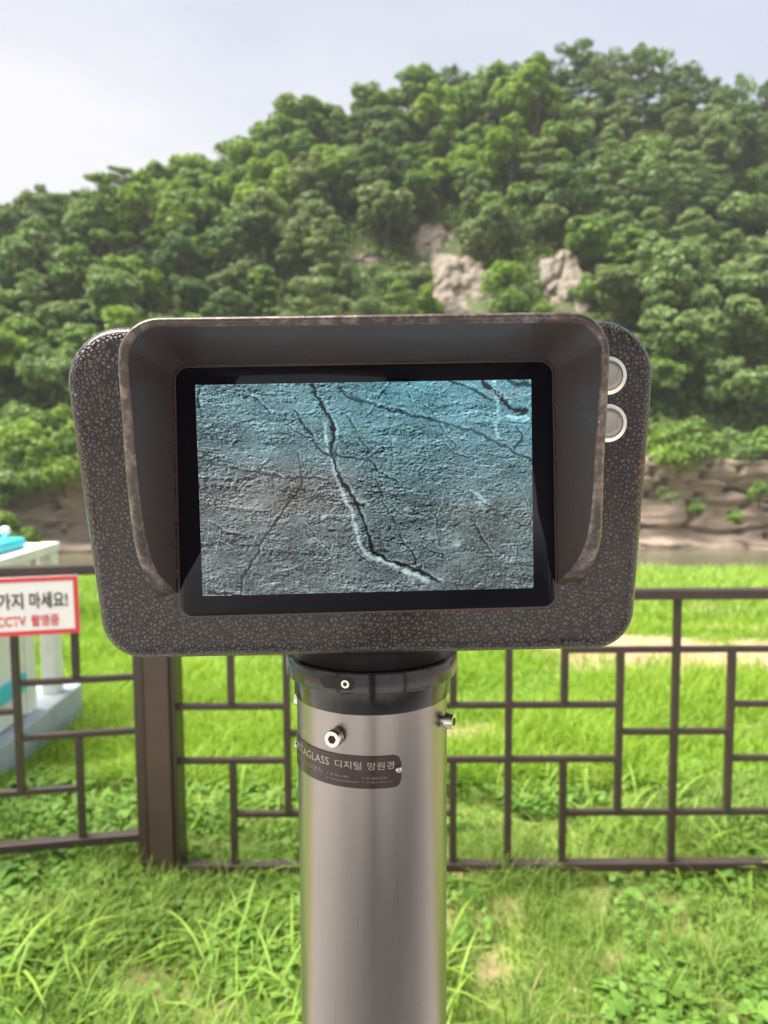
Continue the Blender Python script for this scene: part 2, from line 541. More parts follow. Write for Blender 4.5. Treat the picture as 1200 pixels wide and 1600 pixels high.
# river cliff: a long rock wall with beds and joints, as real relief
def cliff():
    nx, nz = 560, 60
    x = np.linspace(-95, 95, nx); k = np.linspace(0, 1, nz)
    X, K = np.meshgrid(x, k)
    top = hill_z(x, np.full(nx, FOOT_Y)) + 0.4
    Q = K + 0.012 * X * np.sin(X * 0.05) * 0.3 + 0.26 * (fbm(X * 0.16, K * 2.0, 4, 61) - 0.5)
    lev = np.array([-9, 0.13, 0.36, 0.60, 0.84, 9.0])
    bed = np.searchsorted(lev, Q) - 1.0
    near_bed = np.min(np.abs(Q[..., None] - lev[None, None, 1:-1]), -1)
    jx = X * (0.16 + 0.05 * bed) + bed * 0.37 + 2.2 * (fbm(X * 0.22, K * 2.5, 4, 62) - 0.5)
    blk = np.floor(jx)
    hsh = np.abs(np.sin(blk * 12.9898 + bed * 78.233) * 43758.5453) % 1.0
    out = hsh * 0.9 + 1.3 * (fbm(X * 0.35, K * 5, 5, 63) - 0.5) + 0.4 * (fbm(X * 0.5, K * 24 + X * 0.05, 4, 67, 0.65) - 0.5)
    edge = np.minimum(jx - blk, 1 - (jx - blk))
    out = out - 1.5 * np.clip(1 - edge / 0.06, 0, 1) * (fbm(X * 0.3, K * 4, 2, 65) > 0.42)
    out = out - 0.55 * np.clip(1 - near_bed / 0.028, 0, 1) * np.clip(fbm(X * 0.2, K * 3, 3, 66) * 3 - 1.0, 0, 1)
    Y = 61.3 + 2.2 * K - 1.6 * np.clip((K - 0.62) / 0.2, 0, 1) + 4.0 * (fbm(X * 0.045 + 4, K * 0, 3, 64) - 0.5) - out
    Y = Y - 1.5 * np.clip((0.15 - K) / 0.03, 0, 1)
    Y = Y + np.clip((K - 0.95) / 0.05, 0, 1) * 3.6
    Z = (WATER_Z - 0.6) + (top[None, :] - (WATER_Z - 0.6)) * K
    V = np.stack([X.ravel(), Y.ravel(), Z.ravel()], 1)
    i = (np.arange(nx - 1)[None, :] + np.arange(nz - 1)[:, None] * nx).ravel()
    o = link('river_cliff', np_mesh('river_cliff', V, np.stack([i, i + 1, i + nx + 1, i + nx], 1)), M['cliff'])
    o['kind'] = 'structure'
cliff()

# bare rock faces among the trees
ROCKS = [((548, 388, 602, 436), 'small pale rock face left of the big bare cliff among the trees'),
         ((638, 338, 718, 438), 'grey upper rock face streaked with roots above the hood'),
         ((674, 398, 800, 512), 'large cream rock face showing above the top of the hood'),
         ((845, 388, 924, 512), 'narrow reddish rock face above the right corner of the hood'),
         ((1130, 690, 1190, 735), 'pale broken rocks just above the river cliff at the right edge')]
ROCK_AT = []
for (u0, v0, u1, v1), lab in ROCKS:
    c0 = hill_hit((u0 + u1) / 2, (v0 * 0.35 + v1 * 0.65))
    dep = project(c0)[2]
    w, h = (u1 - u0) / FPX * dep, (v1 - v0) / FPX * dep
    cc = at((u0 + u1) / 2, (v0 + v1) / 2, c0.y + 1.2)
    ROCK_AT.append((u0, v0, u1, v1, cc.y))
    n, m_ = 56, 56
    a = np.linspace(-1, 1, n); A, B = np.meshgrid(a, a)
    sd = len(ROCK_AT) * 7.31
    wa = A * 3.5 + 0.5 * B + 1.6 * fbm(A * 2 + sd, B * 2, 4, 70); wb = B * 6 - 0.5 * A * 3 + 1.6 * fbm(A * 2, B * 2 + sd, 4, 71)
    bl = np.floor(wa) * 5.1 + np.floor(wb) * 9.7
    hs = np.abs(np.sin(bl * 12.9898 + sd) * 43758.5453) % 1.0
    th_ = np.arctan2(B, A); rad_ = np.hypot(A, B) / (0.72 + 0.55 * (fbm(np.cos(th_) * 1.7 + sd, np.sin(th_) * 1.7, 4, 75) - 0.35))
    prof = np.clip(3.2 * (1.08 - rad_) + 0.6 * (fbm(A * 6 + sd, B * 6, 3, 77) - 0.5), -0.6, 1)
    gul = np.abs(fbm(A * 2.2 + sd, B * 1.2, 4, 76) - 0.5) * 2
    Yd = -(hs * 0.5 + 0.55 * fbm(A * 8 + sd, B * 5.0, 6, 72, 0.75) + 0.2) * np.clip(prof, 0, 1) + 3.0 * (1 - prof) + B * h * 0.42 + 0.7 * np.clip(0.12 - gul, 0, 1) * 8
    Xd = A * w * 0.72; Zd = B * h * 0.72
    V = np.stack([Xd.ravel(), Yd.ravel(), Zd.ravel()], 1)
    i = (np.arange(n - 1)[None, :] + np.arange(m_ - 1)[:, None] * n).ravel()
    o = link('rock_outcrop', np_mesh('rock_outcrop', V, np.stack([i, i + 1, i + n + 1, i + n], 1)), M['outcrop'])
    o.location = cc
    tag(o, lab, 'rock face', 'bare rock faces on the wooded hill')

# ------------------------------------------------------------------ unseen roof and its supports, added behind the camera to dim the sky fill
sh = link('shade_roof', box_mesh('shade_roof_slab', -3.0, 3.0, -2.6, 0.36, 3.02, 3.16), M['timber'])
sh['kind'] = 'structure'
link('added_pillar', box_mesh('added_pillar', -0.10, 0.17, -1.50, -1.23, GZ, 3.019, 0.02), M['dark_timber'], sh)  # unseen, added for the dark reflection of the camera holder on the column
link('added_pillar', box_mesh('added_pillar', -2.8, -2.6, -2.4, -2.2, GZ, 3.019, 0.02), M['dark_timber'], sh)
link('added_pillar', box_mesh('added_pillar', 2.6, 2.8, -2.4, -2.2, GZ, 3.019, 0.02), M['dark_timber'], sh)
pv = link('pavement', box_mesh('pavement', -9, 9, -12, 1.15, GZ - 0.05, GZ + 0.05, 0.01), M['paving'])
pv['kind'] = 'structure'

# ------------------------------------------------------------------ fence
U = 0.1982                                           # lattice unit
def lattice_bars(n_units, first):
    """Bars of a panel in units from the post: (orientation, position, from, to). The motif repeats every six units."""
    bars = []
    for k in range(0, n_units + 1):
        ph = k % 6
        if k == 0: continue
        if ph in (0, 3): bars.append(('V', k, 0, 5))
        elif ph in (1, 5): bars += [('V', k, 3, 5), ('V', k, 0, 2)]
        else: bars.append(('V', k, 1, 4))
    for c in range(0, n_units + 7, 6):            # A motif centred on c, B motif on c + 3
        for z in (2, 3): bars.append(('H', z, max(c - 2, 0), min(c + 2, n_units)))
        b = c + 3
        bars.append(('H', 2.5, max(b - 1, 0), min(b + 1, n_units)))
        for z in (1, 4): bars.append(('H', z, max(b - 2, 0), min(b + 2, n_units)))
    return [b for b in bars if b[3] > b[2] + 0.01]

def fence_panel(name, origin, angle, n_units, height, label, mirror=1):
    root = empty(name, origin)
    root.rotation_euler.z = angle
    tag(root, label, 'fence', 'brown lattice fence panels')
    u = U; uz = height / 5
    t2 = 0.0125
    L = n_units * u
    def b(nm, x0, x1, z0, z1, ty):
        x0, x1 = sorted((x0 * mirror, x1 * mirror))
        return link(nm, box_mesh(nm, x0, x1, -ty, ty, z0, z1, 0.0025), M['fence'], root)
    b('top_rail', -0.06, L, height - 0.017, height + 0.017, 0.026)
    b('bottom_rail', -0.06, L, -0.015, 0.015, 0.021)
    cuts = {}
    for o_, p, a0, a1 in lattice_bars(n_units, 0):
        if o_ == 'V':
            z0 = a0 * uz + (0.015 if a0 == 0 else t2); z1 = a1 * uz - (0.017 if a1 == 5 else t2)
            if a0 not in (0,): z0 = a0 * uz + (0.0 if a0 in (1, 4) else t2)
            if a1 not in (5,): z1 = a1 * uz - (0.0 if a1 in (1, 4) else t2)
            b('upright', p * u - t2, p * u + t2, z0, z1, 0.0125)
        else:
            b('crossbar', a0 * u - (0.05 if a0 == 0 else 0), a1 * u, p * uz - t2 * 0.86, p * uz + t2 * 0.86, 0.0105)
    return root

PX0 = at(280, 1200, FENCE_Y).x                   # right face of the post
PX1 = at(216, 1200, FENCE_Y).x
fence_panel('lattice_fence', (at(276, 1200, FENCE_Y).x, FENCE_Y, Z_BOT), 0.0, 12, Z_TOP - Z_BOT, 'brown lattice fence panel running behind the telescope column to the right')
LZ_BOT, LZ_TOP = at(212, 1303, FENCE_Y).z, at(212, 885, FENCE_Y).z
fence_panel('lattice_fence', (at(214, 1200, FENCE_Y).x, FENCE_Y, LZ_BOT), R(10), 12, LZ_TOP - LZ_BOT, 'brown lattice fence panel carrying the red-edged sign, left of the thick post', mirror=-1)

def post(x, label):
    root = empty('fence_post', (x, FENCE_Y + 0.02, GZ - 0.05))
    tag(root, label, 'fence post')
    h = LZ_TOP + 0.10 - GZ
    w = (PX1 - PX0) / 2
    link('shaft', box_mesh('shaft', w, -w - 0.022, -0.060, 0.072, 0, h, 0.006), M['fence_post'], root)
    link('cover_and_shade_strip', box_mesh('cover_and_shade_strip', -w - 0.0219, -w - 0.004, -0.052, 0.060, 0.01, h - 0.01, 0.004), M['fence'], root)
    link('cover_and_shade_strip', box_mesh('cover_and_shade_strip', w + 0.001, w + 0.034, -0.0635, -0.0602, 0.01, h - 0.01, 0.001), M['fence'], root)  # darker strip paints the shade of the post's left side
    link('cap', box_mesh('cap', w - 0.012, -w + 0.012, -0.078, 0.084, h + 0.001, h + 0.03, 0.008), M['fence_post'], root)
post((PX0 + PX1) / 2, 'thick square brown fence post where the two lattice panels meet')

# ------------------------------------------------------------------ lettering
def text_mesh(s, width=None, height=None, bold=0.0):
    cu = bpy.data.curves.new('lettering_curve', 'FONT')
    cu.body = s; cu.size = 1.0; cu.resolution_u = 3; cu.offset = bold
    o = bpy.data.objects.new('lettering_tmp', cu)
    COL.objects.link(o)
    bpy.context.view_layer.update()
    dg = bpy.context.evaluated_depsgraph_get()
    me = bpy.data.meshes.new_from_object(o.evaluated_get(dg))
    bpy.data.objects.remove(o); bpy.data.curves.remove(cu)
    n = len(me.vertices)
    co = np.zeros(n * 3, np.float32); me.vertices.foreach_get('co', co); co = co.reshape(-1, 3)
    if n:
        co[:, 0] -= co[:, 0].min(); co[:, 1] -= co[:, 1].min()
        w, h = co[:, 0].max(), co[:, 1].max()
        sx = width / w if width else 1; sy = height / h if height else sx
        if not width: sx = sy
        co[:, 0] *= sx; co[:, 1] *= sy
    me.materials.clear()
    return me, co

# the warning sign on the left panel
sgn = empty('warning_sign', (0, 0, 0))
p_tr = at(120, 897, FENCE_Y - 0.10); p_br = at(121, 987, FENCE_Y - 0.10)
sh_ = p_tr.z - p_br.z
sw = 0.62
sgn.location = (p_tr.x - 0.002, FENCE_Y - 0.085 - 0.0, p_br.z)
sgn.rotation_euler = (0, R(-0.6), R(10))
tag(sgn, 'white warning sign with red border and Korean lettering tied to the fence', 'sign')
def sbox(n, x0, x1, z0, z1, y0, y1, m, bv=0.0): return link(n, box_mesh(n, x0, x1, y0, y1, z0, z1, bv), m, sgn)
sbox('board', -sw, 0, 0, sh_, -0.004, 0.004, M['sign_white'], 0.001)
bw = 0.016
sbox('border', -sw, 0, sh_ - bw, sh_, -0.0052, -0.0041, M['sign_red'])
sbox('border', -sw, 0, 0, bw, -0.0052, -0.0041, M['sign_red'])
sbox('border', -bw, 0, bw, sh_ - bw, -0.0052, -0.0041, M['sign_red'])
sbox('border', -sw, -sw + bw, bw, sh_ - bw, -0.0052, -0.0041, M['sign_red'])
for s, x1, z0, w, h, m in (('들어가지', -0.178, sh_ * 0.455, 0.168, sh_ * 0.285, 'sign_black'), ('마세요!', -0.036, sh_ * 0.455, 0.122, sh_ * 0.285, 'sign_black'),
                           ('CCTV', -0.172, sh_ * 0.165, 0.092, sh_ * 0.17, 'sign_red'), ('촬영중', -0.066, sh_ * 0.150, 0.090, sh_ * 0.205, 'sign_red')):
    me, co = text_mesh(s, w, h, 0.022)
    if len(co):
        out = np.stack([co[:, 0] + x1 - w, np.full(len(co), -0.0056), co[:, 1] + z0], 1).astype(np.float32)
        me.vertices.foreach_set('co', out.ravel()); me.update()
        link('lettering', me, M[m], sgn)

# ------------------------------------------------------------------ telescope
AX, AY = at(580, 1200, 0.575).x, 0.575
tel = empty('digital_telescope', (AX, AY, GZ + 0.05))
tag(tel, 'grey digital viewing telescope with hooded screen on a round metal column', 'telescope')
TZ = GZ + 0.05
def T(p): return Vector((p[0] - AX, p[1] - AY, p[2] - TZ))     # world to the telescope's own space
def zat(v, y): return at(600, v, y).z

# column and rings
CR = 0.0572
z_col = zat(1115, AY - CR)
zd0, zd1 = zat(1086, AY - 0.0645), zat(1052, AY - 0.0645)
link('column', lathe('column', [(CR - 0.002, 0.011), (CR, 0.014), (CR, z_col - TZ)], 96), M['column'], tel, smooth=40)
link('base_flange', lathe('base_flange', [(0.115, 0.0), (0.115, 0.009), (0.112, 0.012), (CR + 0.001, 0.012)], 64), M['ring'], tel, smooth=40)
lr = link('ring', lathe('ring', [(CR + 0.0012, z_col - TZ - 0.001), (CR + 0.0018, z_col - TZ + 0.0), (CR + 0.0018, zd0 - TZ - 0.0005), (CR - 0.004, zd0 - TZ - 0.0004)], 96), M['ring'], tel, smooth=40)
ur = link('turning_ring', lathe('turning_ring', [(CR + 0.001, zd0 - TZ), (0.0640, zd0 - TZ), (0.0650, zd0 - TZ + 0.001), (0.0650, zd1 - TZ - 0.0012), (0.0640, zd1 - TZ), (0.058, zd1 - TZ + 0.0004)], 96), M['ring'], tel, smooth=40)
nk = []
z_hb = zat(1019, 0.53) - TZ + 0.010
for i in range(9):
    a = i / 8
    nk.append((0.0605 - 0.010 * a ** 0.7, zd1 - TZ + 0.0003 + (z_hb - (zd1 - TZ)) * (1 - (1 - a) ** 1.6)))
link('neck', lathe('neck', [(0.055, zd1 - TZ + 0.0002)] + nk, 96), M['neck'], tel, smooth=50)

def on_col(theta, r): return Vector((AX + r * math.sin(theta), AY - r * math.cos(theta), 0))

def slab_on_col(name, th0, th1, z0, z1, r0, r1, rad, m, parent, seg=60, vs=8):
    """A curved plate with rounded corners lying on the column."""
    V, F = [], []
    H = z1 - z0; Wd = (th1 - th0) * r1
    for i in range(seg + 1):
        a = i / seg
        s = a * Wd
        e = min(s, Wd - s)
        ins = rad - math.sqrt(max(0, rad * rad - (rad - e) ** 2)) if e < rad else 0
        th = th0 + (th1 - th0) * a
        for j in range(vs + 1):
            z = z0 + ins + (H - 2 * ins) * j / vs
            r = r1
            p = on_col(th, r); V.append(T((p.x, p.y, z)))
        for j in (0, vs):
            z = z0 + ins + (H - 2 * ins) * j / vs
            p = on_col(th, r0); V.append(T((p.x, p.y, z)))
    n = vs + 3
    for i in range(seg):
        for j in range(vs):
            F.append((i * n + j, (i + 1) * n + j, (i + 1) * n + j + 1, i * n + j + 1))
        F.append((i * n + vs + 1, (i + 1) * n + vs + 1, (i + 1) * n, i * n))
        F.append((i * n + vs, (i + 1) * n + vs, (i + 1) * n + vs + 2, i * n + vs + 2))
    return link(name, mesh(name, V, F), m, parent, smooth=40)

# slot with a small stop screw in the turning ring
zs = (zd0 + zd1) / 2
slab_on_col('slot', -0.56, -0.16, zs - 0.0045, zs + 0.0045, 0.0648, 0.06525, 0.0045, M['socket'], tel)

def socket_screw(theta, z, r_in, r_out, rad, name='bolt'):
    """A cap screw standing radially out of the column."""
    V = lathe(name, [(rad * 0.62, 0), (rad * 0.62, (r_out - r_in) * 0.35), (rad, (r_out - r_in) * 0.36), (rad, (r_out - r_in) * 0.93), (rad * 0.93, r_out - r_in)], 28)
    o = link(name, V, M['steel'], tel, smooth=35)
    p = on_col(theta, r_in)
    q = Matrix.Rotation(theta, 4, 'Z') @ Matrix.Rotation(R(90), 4, 'X')
    o.matrix_local = Matrix.Translation(T((p.x, p.y, z))) @ q
    hx = link('hex_socket', lathe('hex_socket', [(rad * 0.50, r_out - r_in + 0.0002), (rad * 0.49, r_out - r_in + 0.0004)], 6), M['socket'], o)
    return o
def bolt_v(theta, v, r):
    p = on_col(theta, r)
    return zat(v, p.y)
bz = bolt_v(R(-24), 1156, 0.067)
for th in (-24, 66, -114, 156):
    socket_screw(R(th), bz, CR - 0.001, CR + 0.0090, 0.0061)
socket_screw(R(-15), zs, 0.0640, 0.0666, 0.0030, 'stop_screw')

# name plate
pz = zat(1203, AY - CR * 0.93)
PH = 0.0232
plate = slab_on_col('name_plate', R(-83), R(21.5), pz - PH / 2, pz + PH / 2, CR - 0.0006, CR + 0.0007, 0.006, M['plate'], tel, 70)
def plate_text(s, th0, th1, z0, h, m):
    me, co = text_mesh(s, (th1 - th0) * CR, h)
    if not len(co): return
    th = th0 + co[:, 0] / CR
    r = CR + 0.00095
    out = np.stack([AX + r * np.sin(th) - AX, AY - r * np.cos(th) - AY, z0 + co[:, 1] - TZ], 1).astype(np.float32)
    me.vertices.foreach_set('co', out.ravel()); me.update()
    link('lettering', me, M[m], plate)
plate_text('VISTAGLASS', R(-75), R(-31), pz + 0.0022, 0.0056, 'plate_text')
plate_text('디지털', R(-26), R(-6.5), pz + 0.0020, 0.0056, 'plate_text')
plate_text('망원경', R(-2.5), R(16.0), pz + 0.0020, 0.0056, 'plate_text')
plate_text('㈜새로우리엔지', R(-72), R(-37), pz - 0.0052, 0.0042, 'plate_text_dim')
plate_text('T  02 2665 3400', R(-33), R(-16), pz - 0.0046, 0.0017, 'plate_text_dim')
plate_text('H  www.scenwaco.com', R(-33), R(-9), pz - 0.0076, 0.0017, 'plate_text_dim')
plate_text('F  02 2665 3210', R(-6), R(11), pz - 0.0046, 0.0017, 'plate_text_dim')
plate_text('E  sales@scenwaco.com', R(-6), R(15), pz - 0.0076, 0.0017, 'plate_text_dim')
for th in (-81, 19.2):
    p = on_col(R(th), CR + 0.0007)
    rv = link('rivet', lathe('rivet', [(0.0024, 0), (0.0024, 0.0008), (0.0018, 0.0016), (0.0009, 0.0018), (0.0006, 0.0010)], 20), M['steel'], plate, smooth=60)
    rv.matrix_local = Matrix.Translation(T((p.x, p.y, pz + 0.0010))) @ Matrix.Rotation(R(th), 4, 'Z') @ Matrix.Rotation(R(90), 4, 'X')

# head: a rounded tapered housing
FY = 0.4975                                            # its front face
def arc_corner(P0, P, P1, rad, n=9):
    """Points rounding the corner P between P0 and P1."""
    a, b = (P0 - P).normalized(), (P1 - P).normalized()
    ang = a.angle(b)
    d = rad / math.tan(ang / 2)
    cen = P + (a + b).normalized() * (rad / math.sin(ang / 2))
    s, e = P + a * d, P + b * d
    v0, v1 = s - cen, e - cen
    out = []
    for i in range(n):
        f = i / (n - 1)
        w_ = v0.lerp(v1, f); w_ = w_.normalized() * rad
        out.append(cen + w_)
    return out
def rounded_outline(corners, rads, Y, n=12):
    P = [at(u, v, Y) for u, v in corners]
    out = []
    for i in range(len(P)):
        out += arc_corner(P[i - 1], P[i], P[(i + 1) % len(P)], rads[i], n)
    return out
def inset(poly, d):
    n = len(poly); out = []
    for i in range(n):
        tdir = (poly[(i + 1) % n] - poly[i - 1]); tdir.y = 0
        nr = Vector((tdir.z, 0, -tdir.x)).normalized()      # pointing outwards or inwards, sorted out below
        out.append(nr)
    cen = sum(poly, Vector()) / n
    sgn_ = 1 if sum((poly[i] - cen).dot(out[i]) for i in range(n)) > 0 else -1
    return [poly[i] - out[i] * d * sgn_ for i in range(n)]
def loft(name, rings, m, parent, smooth=50, cap0=True, cap1=True):
    V, F = [], []
    n = len(rings[0])
    for r_ in rings: V += [T(p) for p in r_]
    for k in range(len(rings) - 1):
        for i in range(n):
            j = (i + 1) % n
            F.append((k * n + i, k * n + j, (k + 1) * n + j, (k + 1) * n + i))
    if cap0: F.append(tuple(range(n))[::-1])
    if cap1: F.append(tuple((len(rings) - 1) * n + i for i in range(n)))
    bm = bmesh.new()
    tmp = mesh(name, V, F); bm.from_mesh(tmp); bpy.data.meshes.remove(tmp)
    return link(name, bm_mesh(name, bm), m, parent, smooth=smooth)
def shift(poly, dy): return [Vector((p.x, p.y + dy, p.z)) for p in poly]

outl = rounded_outline([(92, 509), (1031, 500), (987, 1016), (163, 1029)], [0.036, 0.036, 0.027, 0.028], FY + 0.004)
outl = shift(outl, -0.004)
prof = [(0.0095 * (1 - math.cos(R(f_))), 0.0095 * (1 - math.sin(R(f_)))) for f_ in (90, 76, 64, 52, 42, 33, 25, 17, 8, 0)] + [(0.0005, 0.050), (0.0030, 0.088), (0.0080, 0.098), (0.0160, 0.103)]
head = loft('housing', [shift(inset(outl, d), y) for d, y in prof], M['hammer'], tel)

# cover glass and display
bz_out = rounded_outline([(275, 573), (864, 566), (868, 949), (281, 962)], [0.0085] * 4, FY - 0.001)
gk = loft('gasket', [shift(inset(bz_out, -0.0012), 0.002), shift(inset(bz_out, -0.0011), 0.0004), shift(inset(bz_out, -0.0003), 0.0002)], M['lip'], tel, cap0=False, cap1=True)
glass = loft('cover_glass', [shift(bz_out, 0.0015), shift(bz_out, 0.0003), shift(inset(bz_out, 0.0004), 0.0)], M['bezel'], tel)
SC = [at(306, 600, FY - 0.0012), at(831, 594, FY - 0.0012), at(833, 920, FY - 0.0012), at(316, 930, FY - 0.0012)]
def screen_picture(W_, H_):
    """The rock face shown on the display, worked out from noise and crack lines (pixel units of a 1081 x 670 picture)."""
    s, t_ = np.meshgrid(np.linspace(0, 1, W_), np.linspace(0, 1, H_))
    x, y = s * 1081 + 57, t_ * 670 + 62
    wx = x + 26 * (fbm(x / 34, y / 34, 5, 101, 0.65) - 0.5); wy = y + 26 * (fbm(x / 34, y / 34, 5, 102, 0.65) - 0.5)
    def hgt(x, y):
        h = 2.4 * fbm(x / 170 + 0.25 * y / 150, y / 40 - 0.3 * x / 150, 5, 103, 0.62)
        h = h + 0.55 * fbm(x / 26, y / 11 - x / 60, 4, 104, 0.65)
        h = h + 0.30 * np.abs(fbm(x / 60, y / 26 - x / 160, 3, 105) - 0.5) * 2
        g = np.exp(-(((x - 330) / 110) ** 2 + ((y - 690) / 70) ** 2))
        rr = np.hypot((x - 330) / 1.35, y - 740) + 10 * fbm(x / 50, y / 50, 2, 106)
        h = h + 0.20 * g * np.sin(rr / 4.6)
        g2 = np.exp(-(((x - 420) / 60) ** 2 + ((y - 280) / 40) ** 2)); rr2 = np.hypot(x - 430, y - 330) + 10 * fbm(x / 50, y / 50, 2, 107)
        return h + 0.16 * g2 * np.sin(rr2 / 4.0)
    e = 3.0
    lit = (hgt(x, y) - hgt(x + e * 0.5, y + e)) 
    lit = lit / (np.std(lit) + 1e-6)
    def dist(pl):
        d = np.full(x.shape, 1e9); along = np.zeros(x.shape); side = np.zeros(x.shape); L = 0
        for (x0, y0), (x1, y1) in zip(pl[:-1], pl[1:]):
            dx, dy = x1 - x0, y1 - y0; l2 = dx * dx + dy * dy
            k = np.clip(((wx - x0) * dx + (wy - y0) * dy) / l2, 0, 1)
            dd = np.hypot(wx - x0 - k * dx, wy - y0 - k * dy)
            m_ = dd < d
            d = np.where(m_, dd, d); side = np.where(m_, (wx - x0) * dy - (wy - y0) * dx, side)
        return d, side
    dark = np.zeros(x.shape); lite = np.zeros(x.shape)
    rag = 0.12 + 1.25 * fbm(x / 20, y / 20, 4, 108, 0.7)
    for pl, w_, k in [
        ([(430, 65), (455, 120), (485, 170), (497, 215), (492, 290), (510, 345), (535, 390), (560, 430), (578, 470), (592, 520), (606, 560), (615, 600), (660, 632), (740, 652), (800, 688), (830, 705)], 6, 1.0),
        ([(375, 145), (400, 190), (430, 235), (455, 270), (500, 300)], 4.5, 0.8),
        ([(395, 360), (380, 400), (340, 450), (295, 505), (240, 600), (190, 670), (180, 735)], 4.0, 0.85),
        ([(60, 290), (130, 310), (250, 340), (340, 355), (395, 355), (520, 372)], 4, 0.7),
        ([(515, 70), (540, 105), (620, 130), (740, 165), (880, 200), (980, 235), (1135, 320)], 5.5, 0.75),
        ([(500, 285), (620, 310), (640, 350), (700, 375)], 4, 0.7), ([(630, 370), (660, 440), (690, 510)], 2.5, 0.7), ([(540, 170), (600, 260), (610, 320)], 3, 0.6),
        ([(700, 545), (740, 600), (760, 650)], 3.5, 0.8), ([(935, 400), (960, 440), (1040, 490), (1135, 540)], 3, 0.6), ([(950, 500), (962, 545), (1000, 610)], 4, 0.8),
        ([(985, 60), (1030, 110), (1060, 150), (1120, 165)], 10, 0.95), ([(860, 60), (960, 95), (1010, 125)], 5, 0.8), ([(1060, 62), (1135, 85)], 8, 0.85), ([(1095, 210), (1108, 255), (1085, 275)], 5, 0.8), ([(70, 75), (64, 130)], 6, 0.9),
        ([(560, 440), (590, 450)], 9, 0.9), ([(600, 540), (620, 600), (655, 600)], 6, 0.8), ([(75, 720), (180, 735)], 5, 0.9), ([(380, 280), (390, 355)], 4, 0.6), ([(1060, 590), (1110, 690)], 2, 0.5), ([(660, 65), (668, 110)], 2, 0.5)]:
        d, sd = dist(pl)
        dark = np.maximum(dark, k * np.clip(1.5 - d / (w_ * rag), 0, 1))
        lite = np.maximum(lite, 0.55 * k * np.clip(1.3 - np.abs(d - w_ * 1.7) / (w_ * 0.9 * rag), 0, 1) * (sd > 0) * (w_ < 12) * np.clip(fbm(x / 30, y / 30, 3, 114) * 3 - 1.1, 0, 1))
    cr_ = random.Random(42)
    for q in range(70):
        px_, py_ = cr_.uniform(60, 1135), cr_.uniform(65, 735)
        an_ = cr_.choice((cr_.gauss(0.25, 0.25), cr_.gauss(0.25, 0.2), cr_.gauss(1.05, 0.25), cr_.gauss(-0.7, 0.3)))
        pl = [(px_, py_)]
        for _ in range(cr_.randint(2, 5)):
            an_ += cr_.gauss(0, 0.35); l_ = cr_.uniform(15, 48)
            pl.append((pl[-1][0] + l_ * math.cos(an_), pl[-1][1] + l_ * math.sin(an_)))
        w_ = cr_.uniform(1.3, 3.0)
        d, sd = dist(pl)
        dark = np.maximum(dark, cr_.uniform(0.4, 0.85) * np.clip(1.4 - d / (w_ * rag), 0, 1))
        lite = np.maximum(lite, 0.4 * np.clip(1.3 - np.abs(d - w_ * 1.8) / (w_ * rag), 0, 1) * (sd > 0))
    for pl, w_, k in [([(470, 190), (485, 290), (515, 385), (548, 460), (562, 540), (585, 600)], 7, 0.7), ([(585, 608), (650, 632), (720, 665), (790, 702)], 11, 0.9), ([(75, 742), (165, 742)], 9, 1.0), ([(1020, 60), (1030, 200), (1025, 240)], 6, 0.6),
                      ([(945, 410), (985, 450)], 8, 0.6), ([(455, 490), (510, 450)], 4, 0.6), ([(1060, 180), (1130, 190)], 9, 0.6)]:
        d, _ = dist(pl)
        lite = np.maximum(lite, k * np.clip(1.4 - d / (w_ * rag), 0, 1))
    for px, py, r_ in ((795, 245, 9), (805, 555, 10), (890, 585, 11), (730, 465, 9), (970, 450, 16), (740, 695, 12), (690, 245, 8), (1110, 460, 9)):
        lite = np.maximum(lite, 0.5 * np.exp(-((x - px) ** 2 + (y - py) ** 2) / r_ ** 2))
    grain = rng.normal(0, 1, x.shape)
    mot = fbm(x / 90, y / 70, 4, 109)
    top = np.clip(1 - t_ * 1.5, 0, 1) * (0.45 + 0.75 * s)
    fine = fbm(x / 7, y / 4.2, 3, 111) - fbm((x + 2.5) / 7, (y + 2.5) / 4.2, 3, 111)
    fine = fine / np.std(fine)
    streak = np.clip(fbm(x / 70 + y / 300, y / 22 - x / 90, 5, 112, 0.7) * 3.2 - 1.15, 0, 1)
    mid_ = fbm(x / 13, y / 8, 3, 113, 0.7) - fbm((x + 4) / 13, (y + 4) / 8, 3, 113, 0.7)
    mid_ = mid_ / np.std(mid_)
    iso = fbm(x / 170 + y / 500, y / 62 - x / 260, 4, 115, 0.55) * 26
    fr_ = iso - np.floor(iso); ln = np.exp(-((fr_ - 0.5) / 0.10) ** 2) - np.exp(-((fr_ - 0.68) / 0.10) ** 2)
    msk = np.clip(fbm(x / 120, y / 90, 3, 116) * 3.4 - 1.4, 0, 1)
    lum = -0.085 * ln * msk + 0.125 + 0.045 * lit * (0.25 + 1.2 * streak) + 0.075 * fine * (0.25 + 1.2 * streak) + 0.050 * mid_ * (0.3 + streak) + 0.060 * grain * (0.5 + 0.9 * mot) - 0.17 * (mot - 0.5) + 0.12 * top
    lum = np.clip(0.145 + (lum - 0.145) * 1.25, 0.004, 2)
    lum = lum * (1 - 0.93 * np.clip(dark * 1.1, 0, 1))
    lum = lum + lite * (0.20 + 0.62 * fbm(x / 11, y / 9, 4, 117, 0.75)) * 0.85 * (1 - dark)
    lum = np.clip(lum, 0.004, 0.95)
    teal = np.stack([0.70 + 0 * s, 1.02 + 0 * s, 1.04 + 0 * s], -1)
    blue = np.stack([0.44 + 0 * s, 1.06 + 0 * s, 1.26 + 0 * s], -1)
    warm = np.stack([0.92 + 0 * s, 0.92 + 0 * s, 0.92 + 0 * s], -1)
